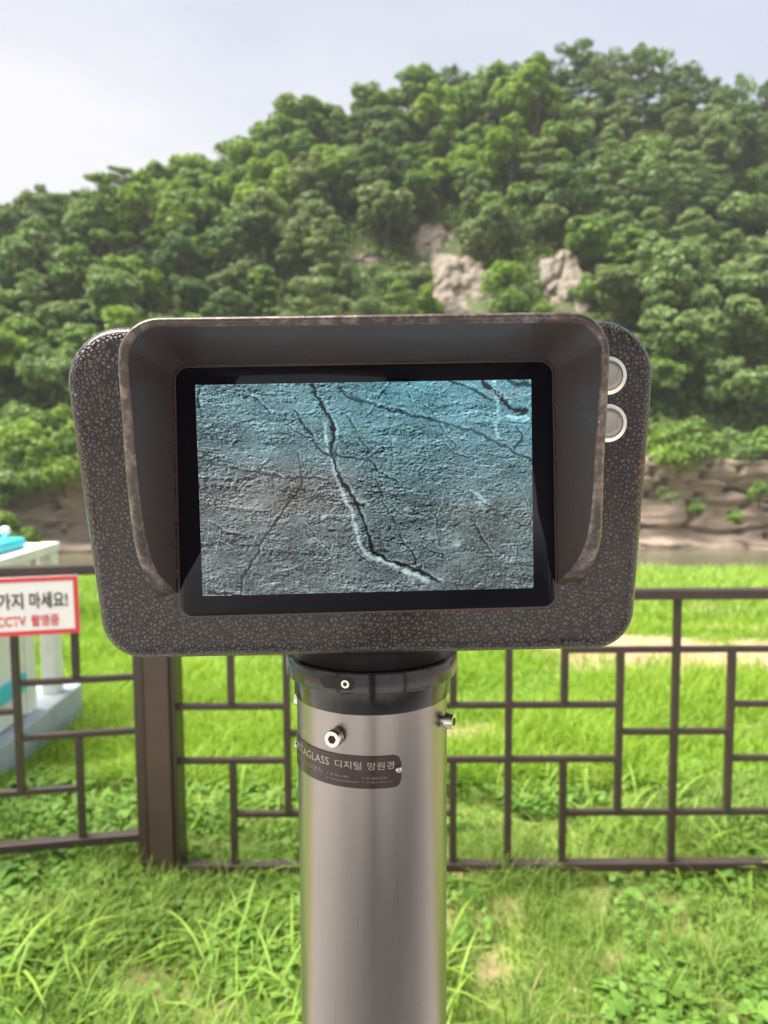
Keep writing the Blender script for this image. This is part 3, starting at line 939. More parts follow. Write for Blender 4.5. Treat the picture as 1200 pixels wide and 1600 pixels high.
    kw = np.clip(np.exp(-(((s - 0.25) / 0.22) ** 2 + ((t_ - 0.50) / 0.12) ** 2)) + 0.55 * np.clip(t_ * 1.3 - s * 0.9, 0, 1), 0, 1)[..., None] * 0.8
    kb = np.clip(top * 1.15, 0, 1)[..., None]
    tint = teal * (1 - kb) + blue * kb
    tint = tint * (1 - kw) + warm * kw
    rgb = lum[..., None] * tint
    hi = np.clip((lum - 0.40) / 0.4, 0, 1)[..., None]
    rgb = rgb * (1 - 0.6 * hi) + lum[..., None] * 0.6 * hi * np.array([0.82, 1.0, 1.0])
    # the clock at the top right
    glyph = {'0': '69996', '9': '69716', '2': '69248', ':': '02020'}
    gx = 1003
    for ch in '09:29':
        rows = {'0': (6, 9, 9, 9, 9, 9, 6), '9': (6, 9, 9, 7, 1, 9, 6), '2': (6, 9, 1, 2, 4, 8, 15), ':': (0, 4, 4, 0, 4, 4, 0)}[ch]
        for r_, bits in enumerate(rows):
            for c_ in range(4):
                if bits >> (3 - c_) & 1:
                    m_ = (np.abs(x - (gx + c_ * 4.6)) < 2.3) & (np.abs(y - (94 + r_ * 4.2)) < 2.1)
                    rgb[m_] = rgb[m_] * 0.25 + np.array([0.34, 0.46, 0.48]) * 0.75
        gx += 23 if ch != ':' else 15
    return rgb, s, t_
SW_, SH_ = 520, 328
rgb, ss, tt = screen_picture(SW_, SH_)
A0, A1, A2, A3 = (np.array(T(p)) for p in SC)
Pn = (A0 * (1 - ss)[..., None] + A1 * ss[..., None]) * (1 - tt)[..., None] + (A3 * (1 - ss)[..., None] + A2 * ss[..., None]) * tt[..., None]
i = (np.arange(SW_ - 1)[None, :] + np.arange(SH_ - 1)[:, None] * SW_).ravel()
sme = np_mesh('display', Pn.reshape(-1, 3), np.stack([i, i + SW_, i + SW_ + 1, i + 1], 1))
ca = sme.color_attributes.new('picture', 'FLOAT_COLOR', 'POINT')
ca.data.foreach_set('color', np.concatenate([rgb.reshape(-1, 3), np.ones((SW_ * SH_, 1))], 1).astype(np.float32).ravel())
link('display', sme, M['screen'], glass)

# hood: top and two cheeks that flare out and run back into the face at the bottom
st = []      # (base_in, rim_in, depth, rim_out, base_out)
st += [((277, 930), (276, 926), .0008, (240, 932), (240, 934)), ((276, 918), (264, 914), .013, (236, 917), (240, 930)), ((276, 905), (250, 900), .025, (228, 899), (242, 918)),
       ((276, 885), (240, 884), .035, (218, 884), (244, 895)), ((275, 850), (231, 856), .043, (210, 856), (246, 860)), ((275, 800), (222, 812), .048, (203, 812), (248, 805)),
       ((274, 720), (213, 730), .053, (195, 730), (250, 725)), ((273, 650), (206, 640), .057, (189, 640), (250, 650)), ((272, 612), (201, 575), .060, (184, 575), (250, 612))]
for k in range(1, 8):
    a = math.pi * (1 - k / 16.0)
    f = k / 8
    ca_, sa_ = math.cos(a), math.sin(a)
    st.append(((294 + 22 * ca_, 594 - 24 * sa_), (248 + 47 * ca_, 556 - 47 * sa_), .060, (247 + 63 * ca_, 557 - 63 * sa_), (294 + 44 * ca_, 594 - 46 * sa_)))
for k in range(0, 13):
    f = k / 12
    st.append(((296 + (846 - 296) * f, 570 - 6 * f), (252 + (892 - 252) * f, 508.5 - 3.5 * f), .060, (250 + (893 - 250) * f, 493.5 - 5.5 * f), (296 + (846 - 296) * f, 548 - 6 * f)))
for k in range(1, 8):
    a = math.pi * (0.5 - k / 16.0)
    ca_, sa_ = math.cos(a), math.sin(a)
    st.append(((845 + 22 * ca_, 588 - 24 * sa_), (895 + 46 * ca_, 552 - 47 * sa_), .060, (893 + 62 * ca_, 551 - 63 * sa_), (845 + 44 * ca_, 588 - 46 * sa_)))
st += [((867, 606), (941, 565), .060, (955, 563), (889, 606)), ((867, 650), (936, 640), .057, (951, 640), (890, 650)), ((868, 720), (930, 720), .053, (946, 720), (890, 720)), ((868, 800), (925, 800), .049, (943, 800), (892, 800)),
       ((869, 850), (917, 845), .044, (940, 845), (894, 850)), ((869, 880), (908, 868), .036, (933, 870), (896, 885)), ((869, 896), (896, 886), .026, (924, 888), (898, 902)), ((869, 908), (882, 901), .014, (915, 904), (902, 915)),
       ((869, 918), (870, 914), .0008, (905, 918), (905, 920))]
def cr(P, sub):
    """Catmull-Rom through the rows of P."""
    out = []
    n = len(P)
    for i in range(n - 1):
        p0, p1, p2, p3 = P[max(i - 1, 0)], P[i], P[i + 1], P[min(i + 2, n - 1)]
        for k in range(sub):
            f = k / sub
            out.append(0.5 * ((2 * p1) + (-p0 + p2) * f + (2 * p0 - 5 * p1 + 4 * p2 - p3) * f * f + (-p0 + 3 * p1 - 3 * p2 + p3) * f ** 3))
    out.append(P[-1])
    return np.array(out)
rowsP = []
for bi, ri, d, ro, bo in st:
    rowsP.append(np.concatenate([np.array(T(at(*bi, FY + 0.0015))), np.array(T(at(*ri, FY - d))), np.array(T(at(*ro, FY - d))), np.array(T(at(*bo, FY + 0.0015)))]))
rp = cr(np.array(rowsP), 5)
BI, RI, RO, BO = rp[:, 0:3], rp[:, 3:6], rp[:, 6:9], rp[:, 9:12]
def strip(name, cols, m, smooth=45):
    n, k = len(cols[0]), len(cols)
    V = np.stack(cols, 1).reshape(-1, 3)
    F = [(i * k + j, i * k + j + 1, (i + 1) * k + j + 1, (i + 1) * k + j) for i in range(n - 1) for j in range(k - 1)]
    return link(name, mesh(name, V, F), m, tel, smooth=smooth)
fw = np.array([0, -1.0, 0]) * 0.0011
dep_ = np.clip((FY - AY - RI[:, 1:2]) / 0.01, 0, 1)
bulge = np.array([0, 1.0, 0]) * 0.004 * dep_
inner = [BI] + [BI * (1 - f) + RI * f + bulge * math.sin(f * math.pi) for f in (0.12, 0.3, 0.5, 0.7, 0.88)] + [RI - fw * 1.2 * dep_]
strip('hood', inner[::-1], M['hammer_fine'])
rimc = [RI - fw * 1.2 * dep_, RI + (RO - RI) * 0.12 - fw * 0.2 * dep_, RI + (RO - RI) * 0.30 + fw * 0.6 * dep_, RI + (RO - RI) * 0.6 + fw * 0.7 * dep_, RI + (RO - RI) * 0.85 - fw * 0.1 * dep_, RO - fw * 1.8 * dep_]
strip('hood_rim', rimc[::-1], M['rim'], 60)
strip('hood_back', [BO, BO * 0.5 + RO * 0.5, RO - fw * 1.8 * dep_], M['hammer'])

# push buttons beside the hood
for v in (589, 663):
    c0 = at(949.5, v, FY - 0.0025)
    b = link('button', lathe('button', [(0.0127, -0.0030), (0.0127, 0.0006), (0.0121, 0.0016), (0.0098, 0.0019), (0.0096, 0.0007)], 56), M['steel'], tel, smooth=35)
    b.matrix_local = Matrix.Translation(T(c0)) @ Matrix.Rotation(R(90), 4, 'X')
    cp = link('button_cap', lathe('button_cap', [(0.0093, 0.0004), (0.0093, 0.0015), (0.0088, 0.0019), (0.0060, 0.0016), (0.001, 0.0014)], 56), M['button'], b, smooth=50)

# ------------------------------------------------------------------ white kiosk beyond the fence
kx = -1.93
kz = GZ + 0.02
ki = empty('white_kiosk', (kx, 4.0, kz))
tag(ki, 'low white kiosk with cyan lid and stripe on a grey base behind the fence', 'kiosk')
def kb(n, x0, x1, y0, y1, z0, z1, m, bv=0.006): return link(n, box_mesh(n, x0, x1, y0 - 4.0, y1 - 4.0, z0 - kz, z1 - kz, bv), m, ki)
bt = at(123, 1070, 4.65).z
kb('base_block', -1.3, 0.03, 2.2, 4.72, GZ - 0.15, bt, M['grey_base'], 0.012)
zt = at(80, 858, 4.62).z
kb('post', -0.125, -0.035, 4.50, 4.60, bt, zt, M['white_paint'])
kb('post', -0.155, -0.045, 4.14, 4.26, bt, zt, M['white_paint'])
kb('post', -1.20, -1.11, 4.50, 4.60, bt, zt, M['white_paint'])
kb('top_beam', -0.14, -0.03, 2.4, 4.62, zt + 0.001, zt + 0.055, M['white_paint'])
kb('top_beam', -1.2, -0.142, 4.50, 4.61, zt + 0.001, zt + 0.05, M['white_paint'])
kb('wall_panel', -1.1, -0.05, 2.4, 4.139, bt + 0.01, zt, M['white_paint'])
sz = at(13, 1080, 3.9).z
kb('stripe', -0.0499, -0.030, 2.4, 4.12, sz - 0.05, sz + 0.045, M['cyan'], 0.004)
lz = zt + 0.057
kb('lid', -1.15, -0.11, 2.4, 4.36, lz, lz + 0.06, M['cyan'], 0.018)
kn = link('knob', lathe('knob', [(0.001, 0), (0.012, 0.001), (0.012, 0.02), (0.024, 0.028), (0.030, 0.045), (0.024, 0.064), (0.010, 0.072)], 20), M['white_paint'], ki, smooth=60)
kn.location = (at(9, 850, 4.25).x - kx, 0.25, lz + 0.06 - kz)

# ------------------------------------------------------------------ trees
def leaf_quads(C, N, size, r):
    """Leaf faces at C facing N: V (4n,3), F (n,4)."""
    n = len(C)
    N = N / (np.linalg.norm(N, axis=1, keepdims=True) + 1e-9)
    a = r.normal(size=(n, 3)); a -= N * (a * N).sum(1, keepdims=True); a /= np.linalg.norm(a, axis=1, keepdims=True) + 1e-9
    b = np.cross(N, a)
    s = size * r.uniform(0.65, 1.35, (n, 1))
    V = np.stack([C + a * s, C + b * s * 0.6, C - a * s, C - b * s * 0.6], 1).reshape(-1, 3)
    return V, np.arange(4 * n).reshape(n, 4)

def set_rnd(me, vals):
    at_ = me.attributes.new('rnd', 'FLOAT', 'POINT')
    at_.data.foreach_set('value', np.asarray(vals, np.float32))

def crown_mesh(name, kind, seed):
    r = np.random.default_rng(seed)
    if kind == 'round':   h, rad, base, ncl, cr_, nl, ls = 7.2, 2.9, 2.0, 74, 0.74, 88, 0.225
    elif kind == 'wide':  h, rad, base, ncl, cr_, nl, ls = 6.2, 3.6, 1.9, 82, 0.74, 86, 0.225
    elif kind == 'tall':  h, rad, base, ncl, cr_, nl, ls = 9.0, 2.6, 2.2, 80, 0.70, 84, 0.225
    elif kind == 'pine':  h, rad, base, ncl, cr_, nl, ls = 9.5, 2.9, 3.4, 52, 0.85, 95, 0.18
    elif kind == 'sparse': h, rad, base, ncl, cr_, nl, ls = 9.0, 3.3, 3.0, 34, 0.80, 62, 0.19
    else:                 h, rad, base, ncl, cr_, nl, ls = 2.9, 1.9, 0.2, 24, 0.70, 100, 0.17
    cs = []
    zc, hz = (h + base) / 2, (h - base) / 2
    nl_ = int(r.integers(7, 12))
    lobes = []
    for q in range(nl_):
        g = r.normal(size=3); g /= np.linalg.norm(g)
        g *= r.uniform(0.35, 0.88); g[2] = g[2] * 0.9 + 0.05
        lobes.append((g, r.uniform(0.22, 0.48)))
    while len(cs) < ncl:
        d = r.normal(size=3); d /= np.linalg.norm(d)
        g, lr_ = lobes[int(r.integers(0, nl_))]
        p = g + d * lr_ * r.uniform(0.7, 1.05)
        if kind == 'pine':
            lay = r.integers(0, 5) / 4.0
            ang = r.uniform(0, 2 * math.pi); rr = r.uniform(0.25, 1.0) * (1.0 - 0.55 * lay)
            c0 = np.array([rr * rad * math.cos(ang), rr * rad * math.sin(ang), base + 0.5 + lay * (h - base - 0.8) + r.normal() * 0.25])
        else:
            if p[2] < -0.75: continue
            c0 = np.array([p[0] * rad * (1 - 0.25 * max(p[2], 0)), p[1] * rad * (1 - 0.25 * max(p[2], 0)), zc + p[2] * hz])
        c0 += r.normal(size=3) * 0.15
        cs.append((c0, cr_ * r.uniform(0.5, 1.3)))
    Vs, Fs, Rn, off = [], [], [], 0
    for c0, rr in cs:
        n = int(nl * r.uniform(0.8, 1.2))
        d = r.normal(size=(n, 3)); d[:, 2] = d[:, 2] * 0.9 + 0.25
        d /= np.linalg.norm(d, axis=1, keepdims=True)
        k = r.uniform(0.45, 1.08, (n, 1)) ** 0.6
        sc = np.array([rr, rr, rr * (0.34 if kind == 'pine' else 0.68)])
        C = c0 + d * k * sc
        N = d * 0.7 + r.normal(size=(n, 3)) * 0.55 + np.array([0, 0, 0.55])
        V, F = leaf_quads(C, N, ls, r)
        Vs.append(V); Fs.append(F + off); off += len(V)
        Rn.append(np.repeat(np.clip(r.uniform(0.1, 0.9) + r.normal(size=n) * 0.18, 0, 1), 4))
    me = np_mesh(name, np.concatenate(Vs), np.concatenate(Fs))
    set_rnd(me, np.concatenate(Rn))
    return me, h, rad, base, cs

def tube(path, radii, seg=7):
    V, F = [], []
    n = len(path)
    for i, (p, r_) in enumerate(zip(path, radii)):
        d = (Vector(path[min(i + 1, n - 1)]) - Vector(path[max(i - 1, 0)])).normalized()
        a = d.orthogonal().normalized(); b = d.cross(a)
        for k in range(seg):
            th = 2 * math.pi * k / seg
            V.append(Vector(p) + (a * math.cos(th) + b * math.sin(th)) * r_)
    for i in range(n - 1):
        for k in range(seg):
            F.append((i * seg + k, i * seg + (k + 1) % seg, (i + 1) * seg + (k + 1) % seg, (i + 1) * seg + k))
    return V, F

def trunk_mesh(name, kind, h, base, cs, seed):
    r = random.Random(seed)
    V, F = [], []
    top = h * 0.86
    path = [Vector((0.10 * k * r.uniform(-1, 1), 0.10 * k * r.uniform(-1, 1), -0.6 + (top + 0.6) * k / 6)) for k in range(7)]
    r0 = 0.10 + h * 0.013
    v, f = tube(path, [r0 * (1 - 0.85 * k / 6) for k in range(7)])
    V += v; F += f
    for c0, rr in cs[:: 3 if kind != 'sparse' else 2]:
        e = Vector(c0)
        zz = max(base * 0.7, min(e.z - 0.6, top * 0.9))
        k = (zz + 0.6) / (top + 0.6) * 6
        s = path[min(int(k), 5)].lerp(path[min(int(k) + 1, 6)], k - int(k))
        mid = s.lerp(e, 0.5) + Vector((0, 0, 0.25))
        v, f = tube([s, mid, e], [r0 * 0.35, r0 * 0.22, 0.02], 5)
        o = len(V); V += v; F += [tuple(i + o for i in q) for q in f]
    me = mesh(name, V, F)
    me.shade_smooth()
    return me

PROTO = {}
for kind, nvar in (('round', 3), ('wide', 3), ('tall', 2), ('pine', 2), ('sparse', 3), ('bush', 2)):
    for q in range(nvar):
        sd = hash_seed = {'round': 100, 'wide': 200, 'tall': 300, 'pine': 400, 'sparse': 500, 'bush': 600}[kind] + q
        cm, h, rad, base, cs = crown_mesh('crown', kind, sd)
        cm.materials.append(LEAF['mid'])
        tm = trunk_mesh('trunk', kind, h, base, cs, sd)
        tm.materials.append(M['bark'])
        PROTO.setdefault(kind, []).append((cm, tm, h, rad, base))

TREES = []     # (kind, variant, colour, x, y, scale, rot)
tr = random.Random(5)
def blocked(x, y, z, rad, h):
    """Whether a crown here would stand in front of bare rock."""
    u, v, dep = project((x, y, z + h * 0.55))
    ru, rv = rad * 0.74 * FPX / dep, h * 0.44 * FPX / dep
    for u0, v0, u1, v1, yr in ROCK_AT:
        if y < yr + 1.5 and u + ru > u0 + 4 and u - ru < u1 - 4 and v + rv > v0 + 6 and v - rv < v1 - 6:
            return True
    return False
def try_tree(x, y, spacing, kinds, colours, smin, smax):
    for t_ in TREES:
        if (t_[3] - x) ** 2 + ((t_[4] - y) * 1.0) ** 2 < spacing ** 2: return False
    kind = tr.choice(kinds)
    if y > 107 and kind in ('pine', 'tall'): kind = 'round'
    var = tr.randrange(len(PROTO[kind])); s = tr.uniform(smin, smax)
    if y > 104: s *= 0.85 if kind in ('pine', 'tall') else 0.92
    z = float(hill_z(x, y))
    _, _, h, rad, base = PROTO[kind][var]
    if blocked(x, y, z, rad * s, h * s): return False
    u, v, dep = project((x, y, z + h * s * 0.6))
    if u < -70 or u > 1270: return False
    TREES.append((kind, var, tr.choice(colours), x, y, s, tr.uniform(0, 6.28)))
    return True
# tall loose trees on the summit, against the sky
for u, yy, kk, cc, s in ((842, 116, 'tall', 'dark', 1.05), (882, 116, 'sparse', 'dark', 1.32), (925, 118, 'sparse', 'dark', 1.25), (962, 115, 'sparse', 'olive', 1.28), (1000, 118, 'sparse', 'dark', 1.22), (1040, 116, 'sparse', 'mid', 1.30),
                        (1078, 117, 'sparse', 'dark', 1.15), (1118, 115, 'sparse', 'dark', 1.12), (1160, 117, 'sparse', 'mid', 1.1), (1198, 115, 'sparse', 'dark', 1.05),
                        (905, 112, 'pine', 'dark', 0.85), (1060, 111, 'pine', 'dark', 0.9), (1020, 112, 'pine', 'dark', 0.8), (1130, 111, 'pine', 'olive', 0.85), (985, 111, 'pine', 'dark', 0.72),
                        (585, 117, 'pine', 'dark', 0.60), (668, 117, 'pine', 'dark', 0.62), (740, 117, 'sparse', 'dark', 0.72), (50, 116, 'sparse', 'dark', 0.85), (175, 117, 'sparse', 'mid', 0.7)):
    x = at(u, 100, yy).x
    TREES.append((kk, tr.randrange(len(PROTO[kk])), cc, x, yy, s, tr.uniform(0, 6.28)))
for u in range(-40, 850, 37):
    try_tree(at(u + tr.uniform(-10, 10), 150, 117).x, 117 + tr.uniform(-2.5, 1), 2.6, ['round', 'wide', 'sparse', 'round'], ['mid', 'bright', 'bright', 'mid', 'dark'], 0.75, 1.0)
# slope
for tries in range(6000):
    y = FOOT_Y + 1.5 + (RIDGE_Y - FOOT_Y - 3) * tr.random()
    x = tr.uniform(-0.56, 0.56) * y
    t_ = (y - FOOT_Y) / (RIDGE_Y - FOOT_Y)
    g = float(fbm(np.array([x * 0.06]), np.array([y * 0.06]), 3, 88)[0])
    if t_ < 0.12: kinds, cols = ['bush', 'wide', 'round'], ['mid', 'pale', 'mid', 'dark']
    elif g < 0.44: kinds, cols = ['pine', 'round', 'tall', 'round'], ['dark', 'olive', 'mid', 'olive']
    else: kinds, cols = ['round', 'wide', 'wide', 'tall'], ['bright', 'mid', 'bright', 'mid', 'pale' if x > 15 else 'bright']
    if x > 24 and t_ < 0.55: cols = ['pale', 'pale', 'mid', 'pale']
    if x < -20 and t_ < 0.6: cols = ['mid', 'bright', 'dark', 'mid', 'pale']
    try_tree(x, y, 3.1 + 1.1 * tr.random(), kinds, cols, 0.82, 1.28)
    if len(TREES) >= 285: break
# bushes hanging over the river cliff
for u in list(range(-30, 1260, 62)):
    yy = FOOT_Y + tr.uniform(-1.2, 0.6)
    try_tree(at(u + tr.uniform(-18, 18), 730, yy).x, yy, 2.0, ['bush'], ['mid', 'bright', 'mid', 'pale', 'dark'], 0.8, 1.5)

EXTRA = {}
for u, v, yy, cc, s in ((-15, 822, 58.6, 'bright', 1.0), (0, 706, 62.3, 'mid', 1.5), (48, 700, 62.3, 'bright', 1.4), (88, 700, 62.5, 'mid', 1.3), (1092, 792, 59.5, 'mid', 0.45), (1150, 806, 59.4, 'bright', 0.38), (1188, 772, 59.8, 'mid', 0.55), (1048, 772, 59.8, 'olive', 0.45), (-18, 742, 60.5, 'mid', 1.3), (24, 738, 60.3, 'pale', 1.2), (62, 728, 60.5, 'mid', 1.2), (100, 722, 60.6, 'bright', 1.2), (1160, 700, 62.0, 'pale', 1.2), (1200, 716, 61.8, 'mid', 1.3),
        (652, 428, 79.5, 'olive', 1.0), (792, 440, 79, 'bright', 1.1), (800, 485, 77.5, 'mid', 1.2), (846, 480, 77, 'bright', 1.0), (918, 455, 79, 'mid', 0.9), (668, 470, 77, 'bright', 1.1), (605, 428, 80, 'pale', 0.9), (545, 430, 80, 'olive', 0.9), (22, 826, 58.4, 'mid', 0.95), (46, 838, 58.2, 'bright', 0.7), (1075, 700, 62.5, 'mid', 1.3), (1040, 712, 62.0, 'bright', 1.2), (1120, 715, 62.3, 'mid', 1.0)):
    p = at(u, v, yy)
    TREES.append(('bush', tr.randrange(2), cc, p.x, yy, s, tr.uniform(0, 6.28)))
    EXTRA[(p.x, yy)] = p.z - 1.5 * s

COLW = {'bright': 'bright green', 'mid': 'mid green', 'dark': 'dark green', 'olive': 'olive', 'pale': 'pale green'}
KINDW = {'round': 'round-crowned tree', 'wide': 'broad tree', 'tall': 'narrow tree', 'pine': 'layered pine', 'sparse': 'thin-leaved tree', 'bush': 'low bush'}
def band(v, y, kind):
    if kind == 'bush': return 'beside bare rock' if v < 540 else 'above the river cliff' if v < 755 else 'on the river cliff face' if v < 812 else 'at the waterline'
    if y > 114.0: return 'on the skyline ridge'
    if v < 250: return 'just below the ridge'
    if v < 340: return 'high on the slope'
    if v < 430: return 'half way up'
    if v < 520: return 'low on the slope'
    return 'at the hill foot'
def column(u):
    for lim, w_ in ((100, 'at the left edge'), (230, 'above the left housing shoulder'), (350, 'above the left hood corner'), (470, 'left of hood centre'), (600, 'above the hood centre'), (720, 'right of hood centre'),
                    (840, 'left of right hood corner'), (950, 'above the right hood corner'), (1060, 'above the push buttons'), (1140, 'right of the telescope')):
        if u < lim: return w_
    return 'at the right edge'
cells = {}
for t_ in TREES:
    kind, var, colr, x, y, s, rot = t_
    z = EXTRA.get((x, y), float(hill_z(x, y)))
    h = PROTO[kind][var][2]
    u, v, dep = project((x, y, z + h * s * 0.6))
    lab = f'{COLW[colr]} {KINDW[kind]} {band(v, y, kind)}, {column(u)}'
    cells.setdefault(lab, []).append((u, v, t_, z))
ORD = ['leftmost', 'second', 'third', 'fourth', 'fifth', 'sixth', 'seventh', 'eighth', 'ninth']
for lab, lst in cells.items():
    lst.sort(key=lambda q: q[0])
    for k, (u, v, t_, z) in enumerate(lst):
        kind, var, colr, x, y, s, rot = t_
        cm, tm, h, rad, base = PROTO[kind][var]
        nm = {'pine': 'pine_tree', 'bush': 'bush'}.get(kind, 'broadleaf_tree')
        root = empty(nm, (x, y, z - 0.1))
        root.scale = (s * (0.88 + 0.3 * ((k * 5 + var * 2 + int(abs(x) * 10)) % 7) / 6), s, s * (0.92 + 0.16 * ((k * 7 + var * 3) % 5) / 4)); root.rotation_euler.z = rot
        l_ = lab if len(lst) == 1 else f'{ORD[k]} of {len(lst)}: ' + lab
        tag(root, l_, 'bush' if kind == 'bush' else 'tree', 'bushes on rock and cliff' if kind == 'bush' else 'trees on the wooded hill')
        c_ = bpy.data.objects.new('crown', cm); COL.objects.link(c_); c_.parent = root
        c_.material_slots[0].link = 'OBJECT'; c_.material_slots[0].material = LEAF[colr]
        b_ = bpy.data.objects.new('trunk', tm); COL.objects.link(b_); b_.parent = root

# leafy undergrowth between the trunks
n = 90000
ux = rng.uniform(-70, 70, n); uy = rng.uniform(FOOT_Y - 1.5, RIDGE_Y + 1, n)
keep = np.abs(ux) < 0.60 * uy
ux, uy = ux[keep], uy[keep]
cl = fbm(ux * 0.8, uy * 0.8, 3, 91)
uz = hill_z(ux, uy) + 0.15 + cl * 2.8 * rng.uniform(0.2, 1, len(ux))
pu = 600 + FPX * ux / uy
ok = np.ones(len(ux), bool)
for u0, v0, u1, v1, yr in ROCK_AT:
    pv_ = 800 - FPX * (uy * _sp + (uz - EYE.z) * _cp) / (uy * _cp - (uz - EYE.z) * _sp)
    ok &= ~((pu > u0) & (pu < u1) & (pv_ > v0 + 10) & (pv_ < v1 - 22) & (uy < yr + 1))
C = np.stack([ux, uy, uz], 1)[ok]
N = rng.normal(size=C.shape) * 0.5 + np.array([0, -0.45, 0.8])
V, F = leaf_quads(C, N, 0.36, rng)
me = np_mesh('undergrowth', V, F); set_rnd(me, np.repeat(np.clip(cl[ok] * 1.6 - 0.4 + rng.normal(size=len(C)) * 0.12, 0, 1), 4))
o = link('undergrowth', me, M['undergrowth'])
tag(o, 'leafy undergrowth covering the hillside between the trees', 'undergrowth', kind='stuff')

# woods that go on past both sides of the view
Vs, Fs, Rn, off = [], [], [], 0
for tries in range(90):
    y = tr.uniform(FOOT_Y + 2, RIDGE_Y); sgn_ = tr.choice((-1, 1)); x = sgn_ * y * tr.uniform(0.60, 0.82)
    cm, tm, h, rad, base = PROTO['round'][tries % 3]
    nv = len(cm.vertices)
    co = np.zeros(nv * 3, np.float32); cm.vertices.foreach_get('co', co); co = co.reshape(-1, 4, 3)[::3]
    s = tr.uniform(0.8, 1.2)
    cen = co.mean(1, keepdims=True)
    co = (cen + (co - cen) * 1.5).reshape(-1, 3) * s + np.array([x, y, float(hill_z(x, y))])
    Vs.append(co); Fs.append(np.arange(len(co)).reshape(-1, 4) + off); off += len(co)
    Rn.append(np.repeat(rng.uniform(0, 1, len(co) // 4), 4))
me = np_mesh('woodland', np.concatenate(Vs), np.concatenate(Fs)); set_rnd(me, np.concatenate(Rn))
tag(link('woodland', me, LEAF['mid']), 'green woods running on past the sides of the hill', 'woodland', kind='stuff')

# ------------------------------------------------------------------ grass
def blades(name, x, y, L, wd, lean, material, label, rnd, segs=3):
    n = len(x)
    z = ground_z(x, y) - 0.004
    ang = rng.uniform(0, 2 * math.pi, n); fa = ang + rng.normal(0, 0.6, n) + math.pi / 2
    dx, dy = np.cos(ang), np.sin(ang); sx, sy = np.cos(fa), np.sin(fa)
    P = np.zeros((n, 2 * segs + 1, 3))
    for k in range(segs + 1):
        f = k / segs
        out = lean * L * f ** 1.8
        up = L * (f - 0.42 * np.clip(lean, 0, 1.3) * f ** 2.6)
        cx, cy, cz = x + dx * out, y + dy * out, z + up
        w_ = wd * (1.0 - 0.25 * f) * 0.5 if k < segs else 0
        if k < segs:
            P[:, 2 * k] = np.stack([cx - sx * w_, cy - sy * w_, cz], 1); P[:, 2 * k + 1] = np.stack([cx + sx * w_, cy + sy * w_, cz], 1)
        else:
            P[:, 2 * k] = np.stack([cx, cy, cz], 1)
    m_ = 2 * segs + 1
    tri = []
    for k in range(segs - 1):
        tri += [(2 * k, 2 * k + 1, 2 * k + 3), (2 * k, 2 * k + 3, 2 * k + 2)]
    tri.append((2 * segs - 2, 2 * segs - 1, 2 * segs))
    F = (np.arange(n)[:, None, None] * m_ + np.array(tri)[None]).reshape(-1, 3)
    me = np_mesh(name, P.reshape(-1, 3), F)
    me.shade_smooth()
    set_rnd(me, np.repeat(np.clip(rnd, 0, 1), m_))
    return tag(link(name, me, material), label, 'grass', kind='stuff')

def scatter(n, y0, y1, spread, dens_pow=1.0, pw=1.0):
    """Points in the wedge the camera can see plus a margin, fewer where the soil is bare."""
    y = y0 + (y1 - y0) * rng.uniform(0, 1, n) ** pw
    x = rng.uniform(-1, 1, n) * (0.53 * y + spread)
    k = rng.uniform(0, 1, n) > np.clip(dirt(x, y) * 1.25, 0, 0.985) ** dens_pow
    return x[k], y[k]
def off_base(x, y):      # nothing grows through the kiosk base or the post
    return ~((x > kx - 1.4) & (x < kx + 0.10) & (y > 2.1) & (y < 4.80))

x, y = scatter(46000, 1.5, 3.45, 0.35); k = off_base(x, y); x, y = x[k], y[k]
tall = np.clip(fbm(x * 2.2, y * 2.2, 3, 120) * 2.4 - 0.75, 0, 1)
edge_ = np.exp(-((y - FENCE_Y) / 0.25) ** 2) * (x < -0.55) 
L = (0.045 + 0.13 * tall) * rng.uniform(0.5, 1.25, len(x)) + 0.07 * edge_ * rng.uniform(0.3, 1.0, len(x))
blades('near_grass', x, y, L, rng.uniform(0.0022, 0.0055, len(x)), rng.uniform(0.15, 1.1, len(x)), M['near_grass'], 'green grass in front of the fence at the foot of the column', 0.15 + 0.5 * tall + rng.normal(0, 0.2, len(x)))
x, y = scatter(4200, 1.5, 3.5, 0.35); k = off_base(x, y) & (fbm(x * 1.5, y * 1.5, 3, 130) > 0.52); x, y = x[k], y[k]
blades('broad_grass', x, y, rng.uniform(0.10, 0.24, len(x)), rng.uniform(0.006, 0.011, len(x)), rng.uniform(0.4, 1.3, len(x)), M['grass_long'], 'broad arching grass leaves in front of the fence', rng.uniform(0, 1, len(x)), 4)
x, y = scatter(105000, 3.4, 9.5, 0.4, 1.0, 1.25); k = off_base(x, y); x, y = x[k], y[k]
tall = np.clip(fbm(x * 1.2, y * 1.2, 3, 121) * 2.2 - 0.6, 0, 1)
blades('meadow_grass', x, y, (0.06 + 0.15 * tall) * rng.uniform(0.5, 1.3, len(x)), rng.uniform(0.004, 0.008, len(x)) * (0.7 + y * 0.08), rng.uniform(0.2, 1.1, len(x)), M['grass'], 'bright green grass of the meadow behind the fence', -0.15 + 0.45 * tall + 0.8 * fbm(x * 0.7, y * 0.5, 3, 151) + rng.normal(0, 0.22, len(x)))
x, y = scatter(60000, 9.0, 31.0, 0.5, 1.0, 1.4)
tall = np.clip(fbm(x * 0.45, y * 0.45, 3, 122) * 2.4 - 0.7, 0, 1)
blades('far_meadow_grass', x, y, (0.12 + 0.34 * tall) * rng.uniform(0.5, 1.3, len(x)), rng.uniform(0.010, 0.02, len(x)) * (0.6 + y * 0.05), rng.uniform(0.1, 0.9, len(x)), M['grass_long'], 'taller pale green growth on the far meadow above the river bank', 0.3 + 0.5 * tall + rng.normal(0, 0.22, len(x)))
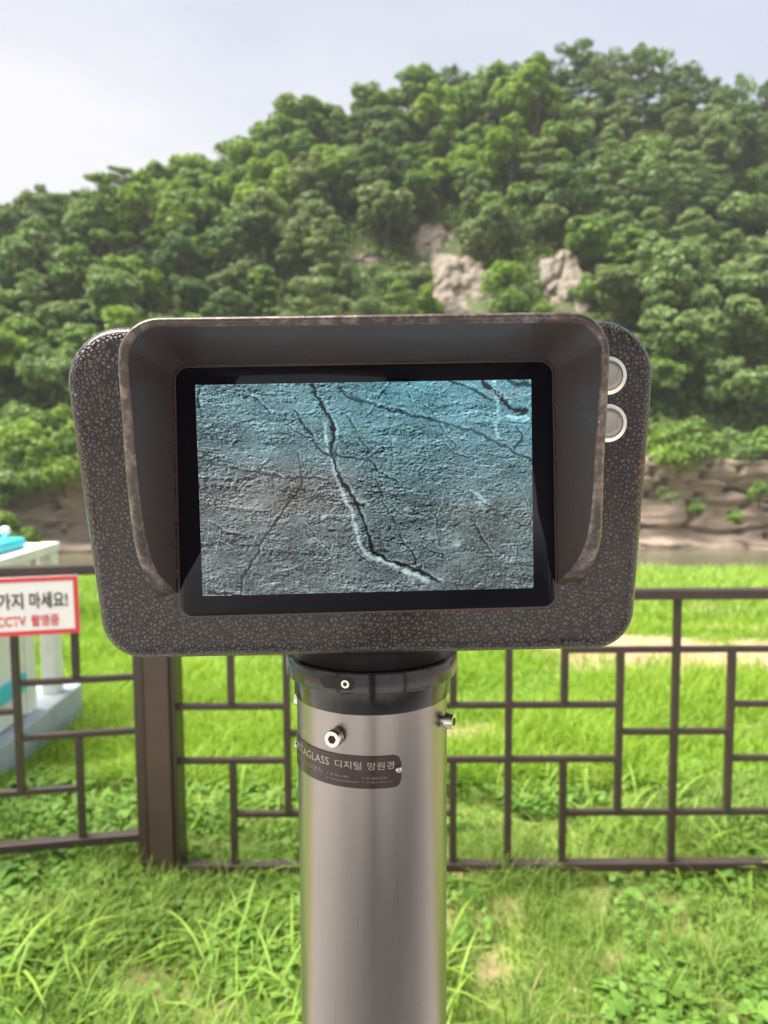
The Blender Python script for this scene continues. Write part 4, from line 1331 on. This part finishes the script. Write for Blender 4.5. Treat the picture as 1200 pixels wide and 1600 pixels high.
x, y = scatter(12000, 1.5, 5.0, 0.35, 0.3)
k = (rng.uniform(0, 1, len(x)) < 0.25 + dirt(x, y)) & off_base(x, y); x, y = x[k], y[k]
blades('dry_grass', x, y, rng.uniform(0.04, 0.13, len(x)), rng.uniform(0.002, 0.004, len(x)), rng.uniform(0.6, 1.8, len(x)), M['dry'], 'dry straw-coloured blades scattered over the bare soil', rng.uniform(0, 1, len(x)))

# small round-leaved weeds low among the grass
x, y = scatter(30000, 1.5, 3.6, 0.3, 0.6); k = off_base(x, y) & (fbm(x * 2.0 + 7, y * 2.0, 3, 140) > 0.44); x, y = x[k], y[k]
nw = len(x)
rr = rng.uniform(0.007, 0.019, nw) * np.where(rng.uniform(0, 1, nw) < 0.10, 1.9, 1)
z = ground_z(x, y) + rng.uniform(0.012, 0.075, nw)
N = rng.normal(size=(nw, 3)) * 0.38 + np.array([0, -0.1, 1.0]); N /= np.linalg.norm(N, axis=1, keepdims=True)
a = rng.normal(size=(nw, 3)); a -= N * (a * N).sum(1, keepdims=True); a /= np.linalg.norm(a, axis=1, keepdims=True)
b = np.cross(N, a)
C = np.stack([x, y, z], 1)
ring = []
for kx_, ky_, kz_ in ((-1.0, 0, -0.12), (-0.45, 0.62, 0.02), (0.35, 0.60, 0.0), (1.15, 0, -0.25), (0.35, -0.60, 0.0), (-0.45, -0.62, 0.02)):
    ring.append(C + (a * kx_ + b * ky_ + N * kz_) * rr[:, None])
V = np.stack(ring, 1).reshape(-1, 3)
F = (np.arange(nw)[:, None, None] * 6 + np.array([(0, 1, 5), (1, 2, 5), (2, 4, 5), (2, 3, 4)])[None]).reshape(-1, 3)
me = np_mesh('weed_leaves', V, F); set_rnd(me, np.repeat(rng.uniform(0, 1, nw), 6))
tag(link('weed_leaves', me, M['weed']), 'small round weed leaves low among the near grass', 'weeds', kind='stuff')

# ------------------------------------------------------------------ humid summer air
hz_t = NT('haze_air')
hz_t.n.remove(hz_t.p)
pvn = hz_t.n.new('ShaderNodeVolumePrincipled')
pvn.inputs['Color'].default_value = (0.97, 0.98, 1.0, 1)
pvn.inputs['Density'].default_value = 0.00035
pvn.inputs['Anisotropy'].default_value = 0.0
hz_t.l.new(pvn.outputs[0], hz_t.out.inputs['Volume'])
hz = link('haze', box_mesh('haze', -118, 118, -33, 168, -26, 76), hz_t.m)
tag(hz, 'thin humid haze over the river and the wooded hill', 'haze', kind='stuff')
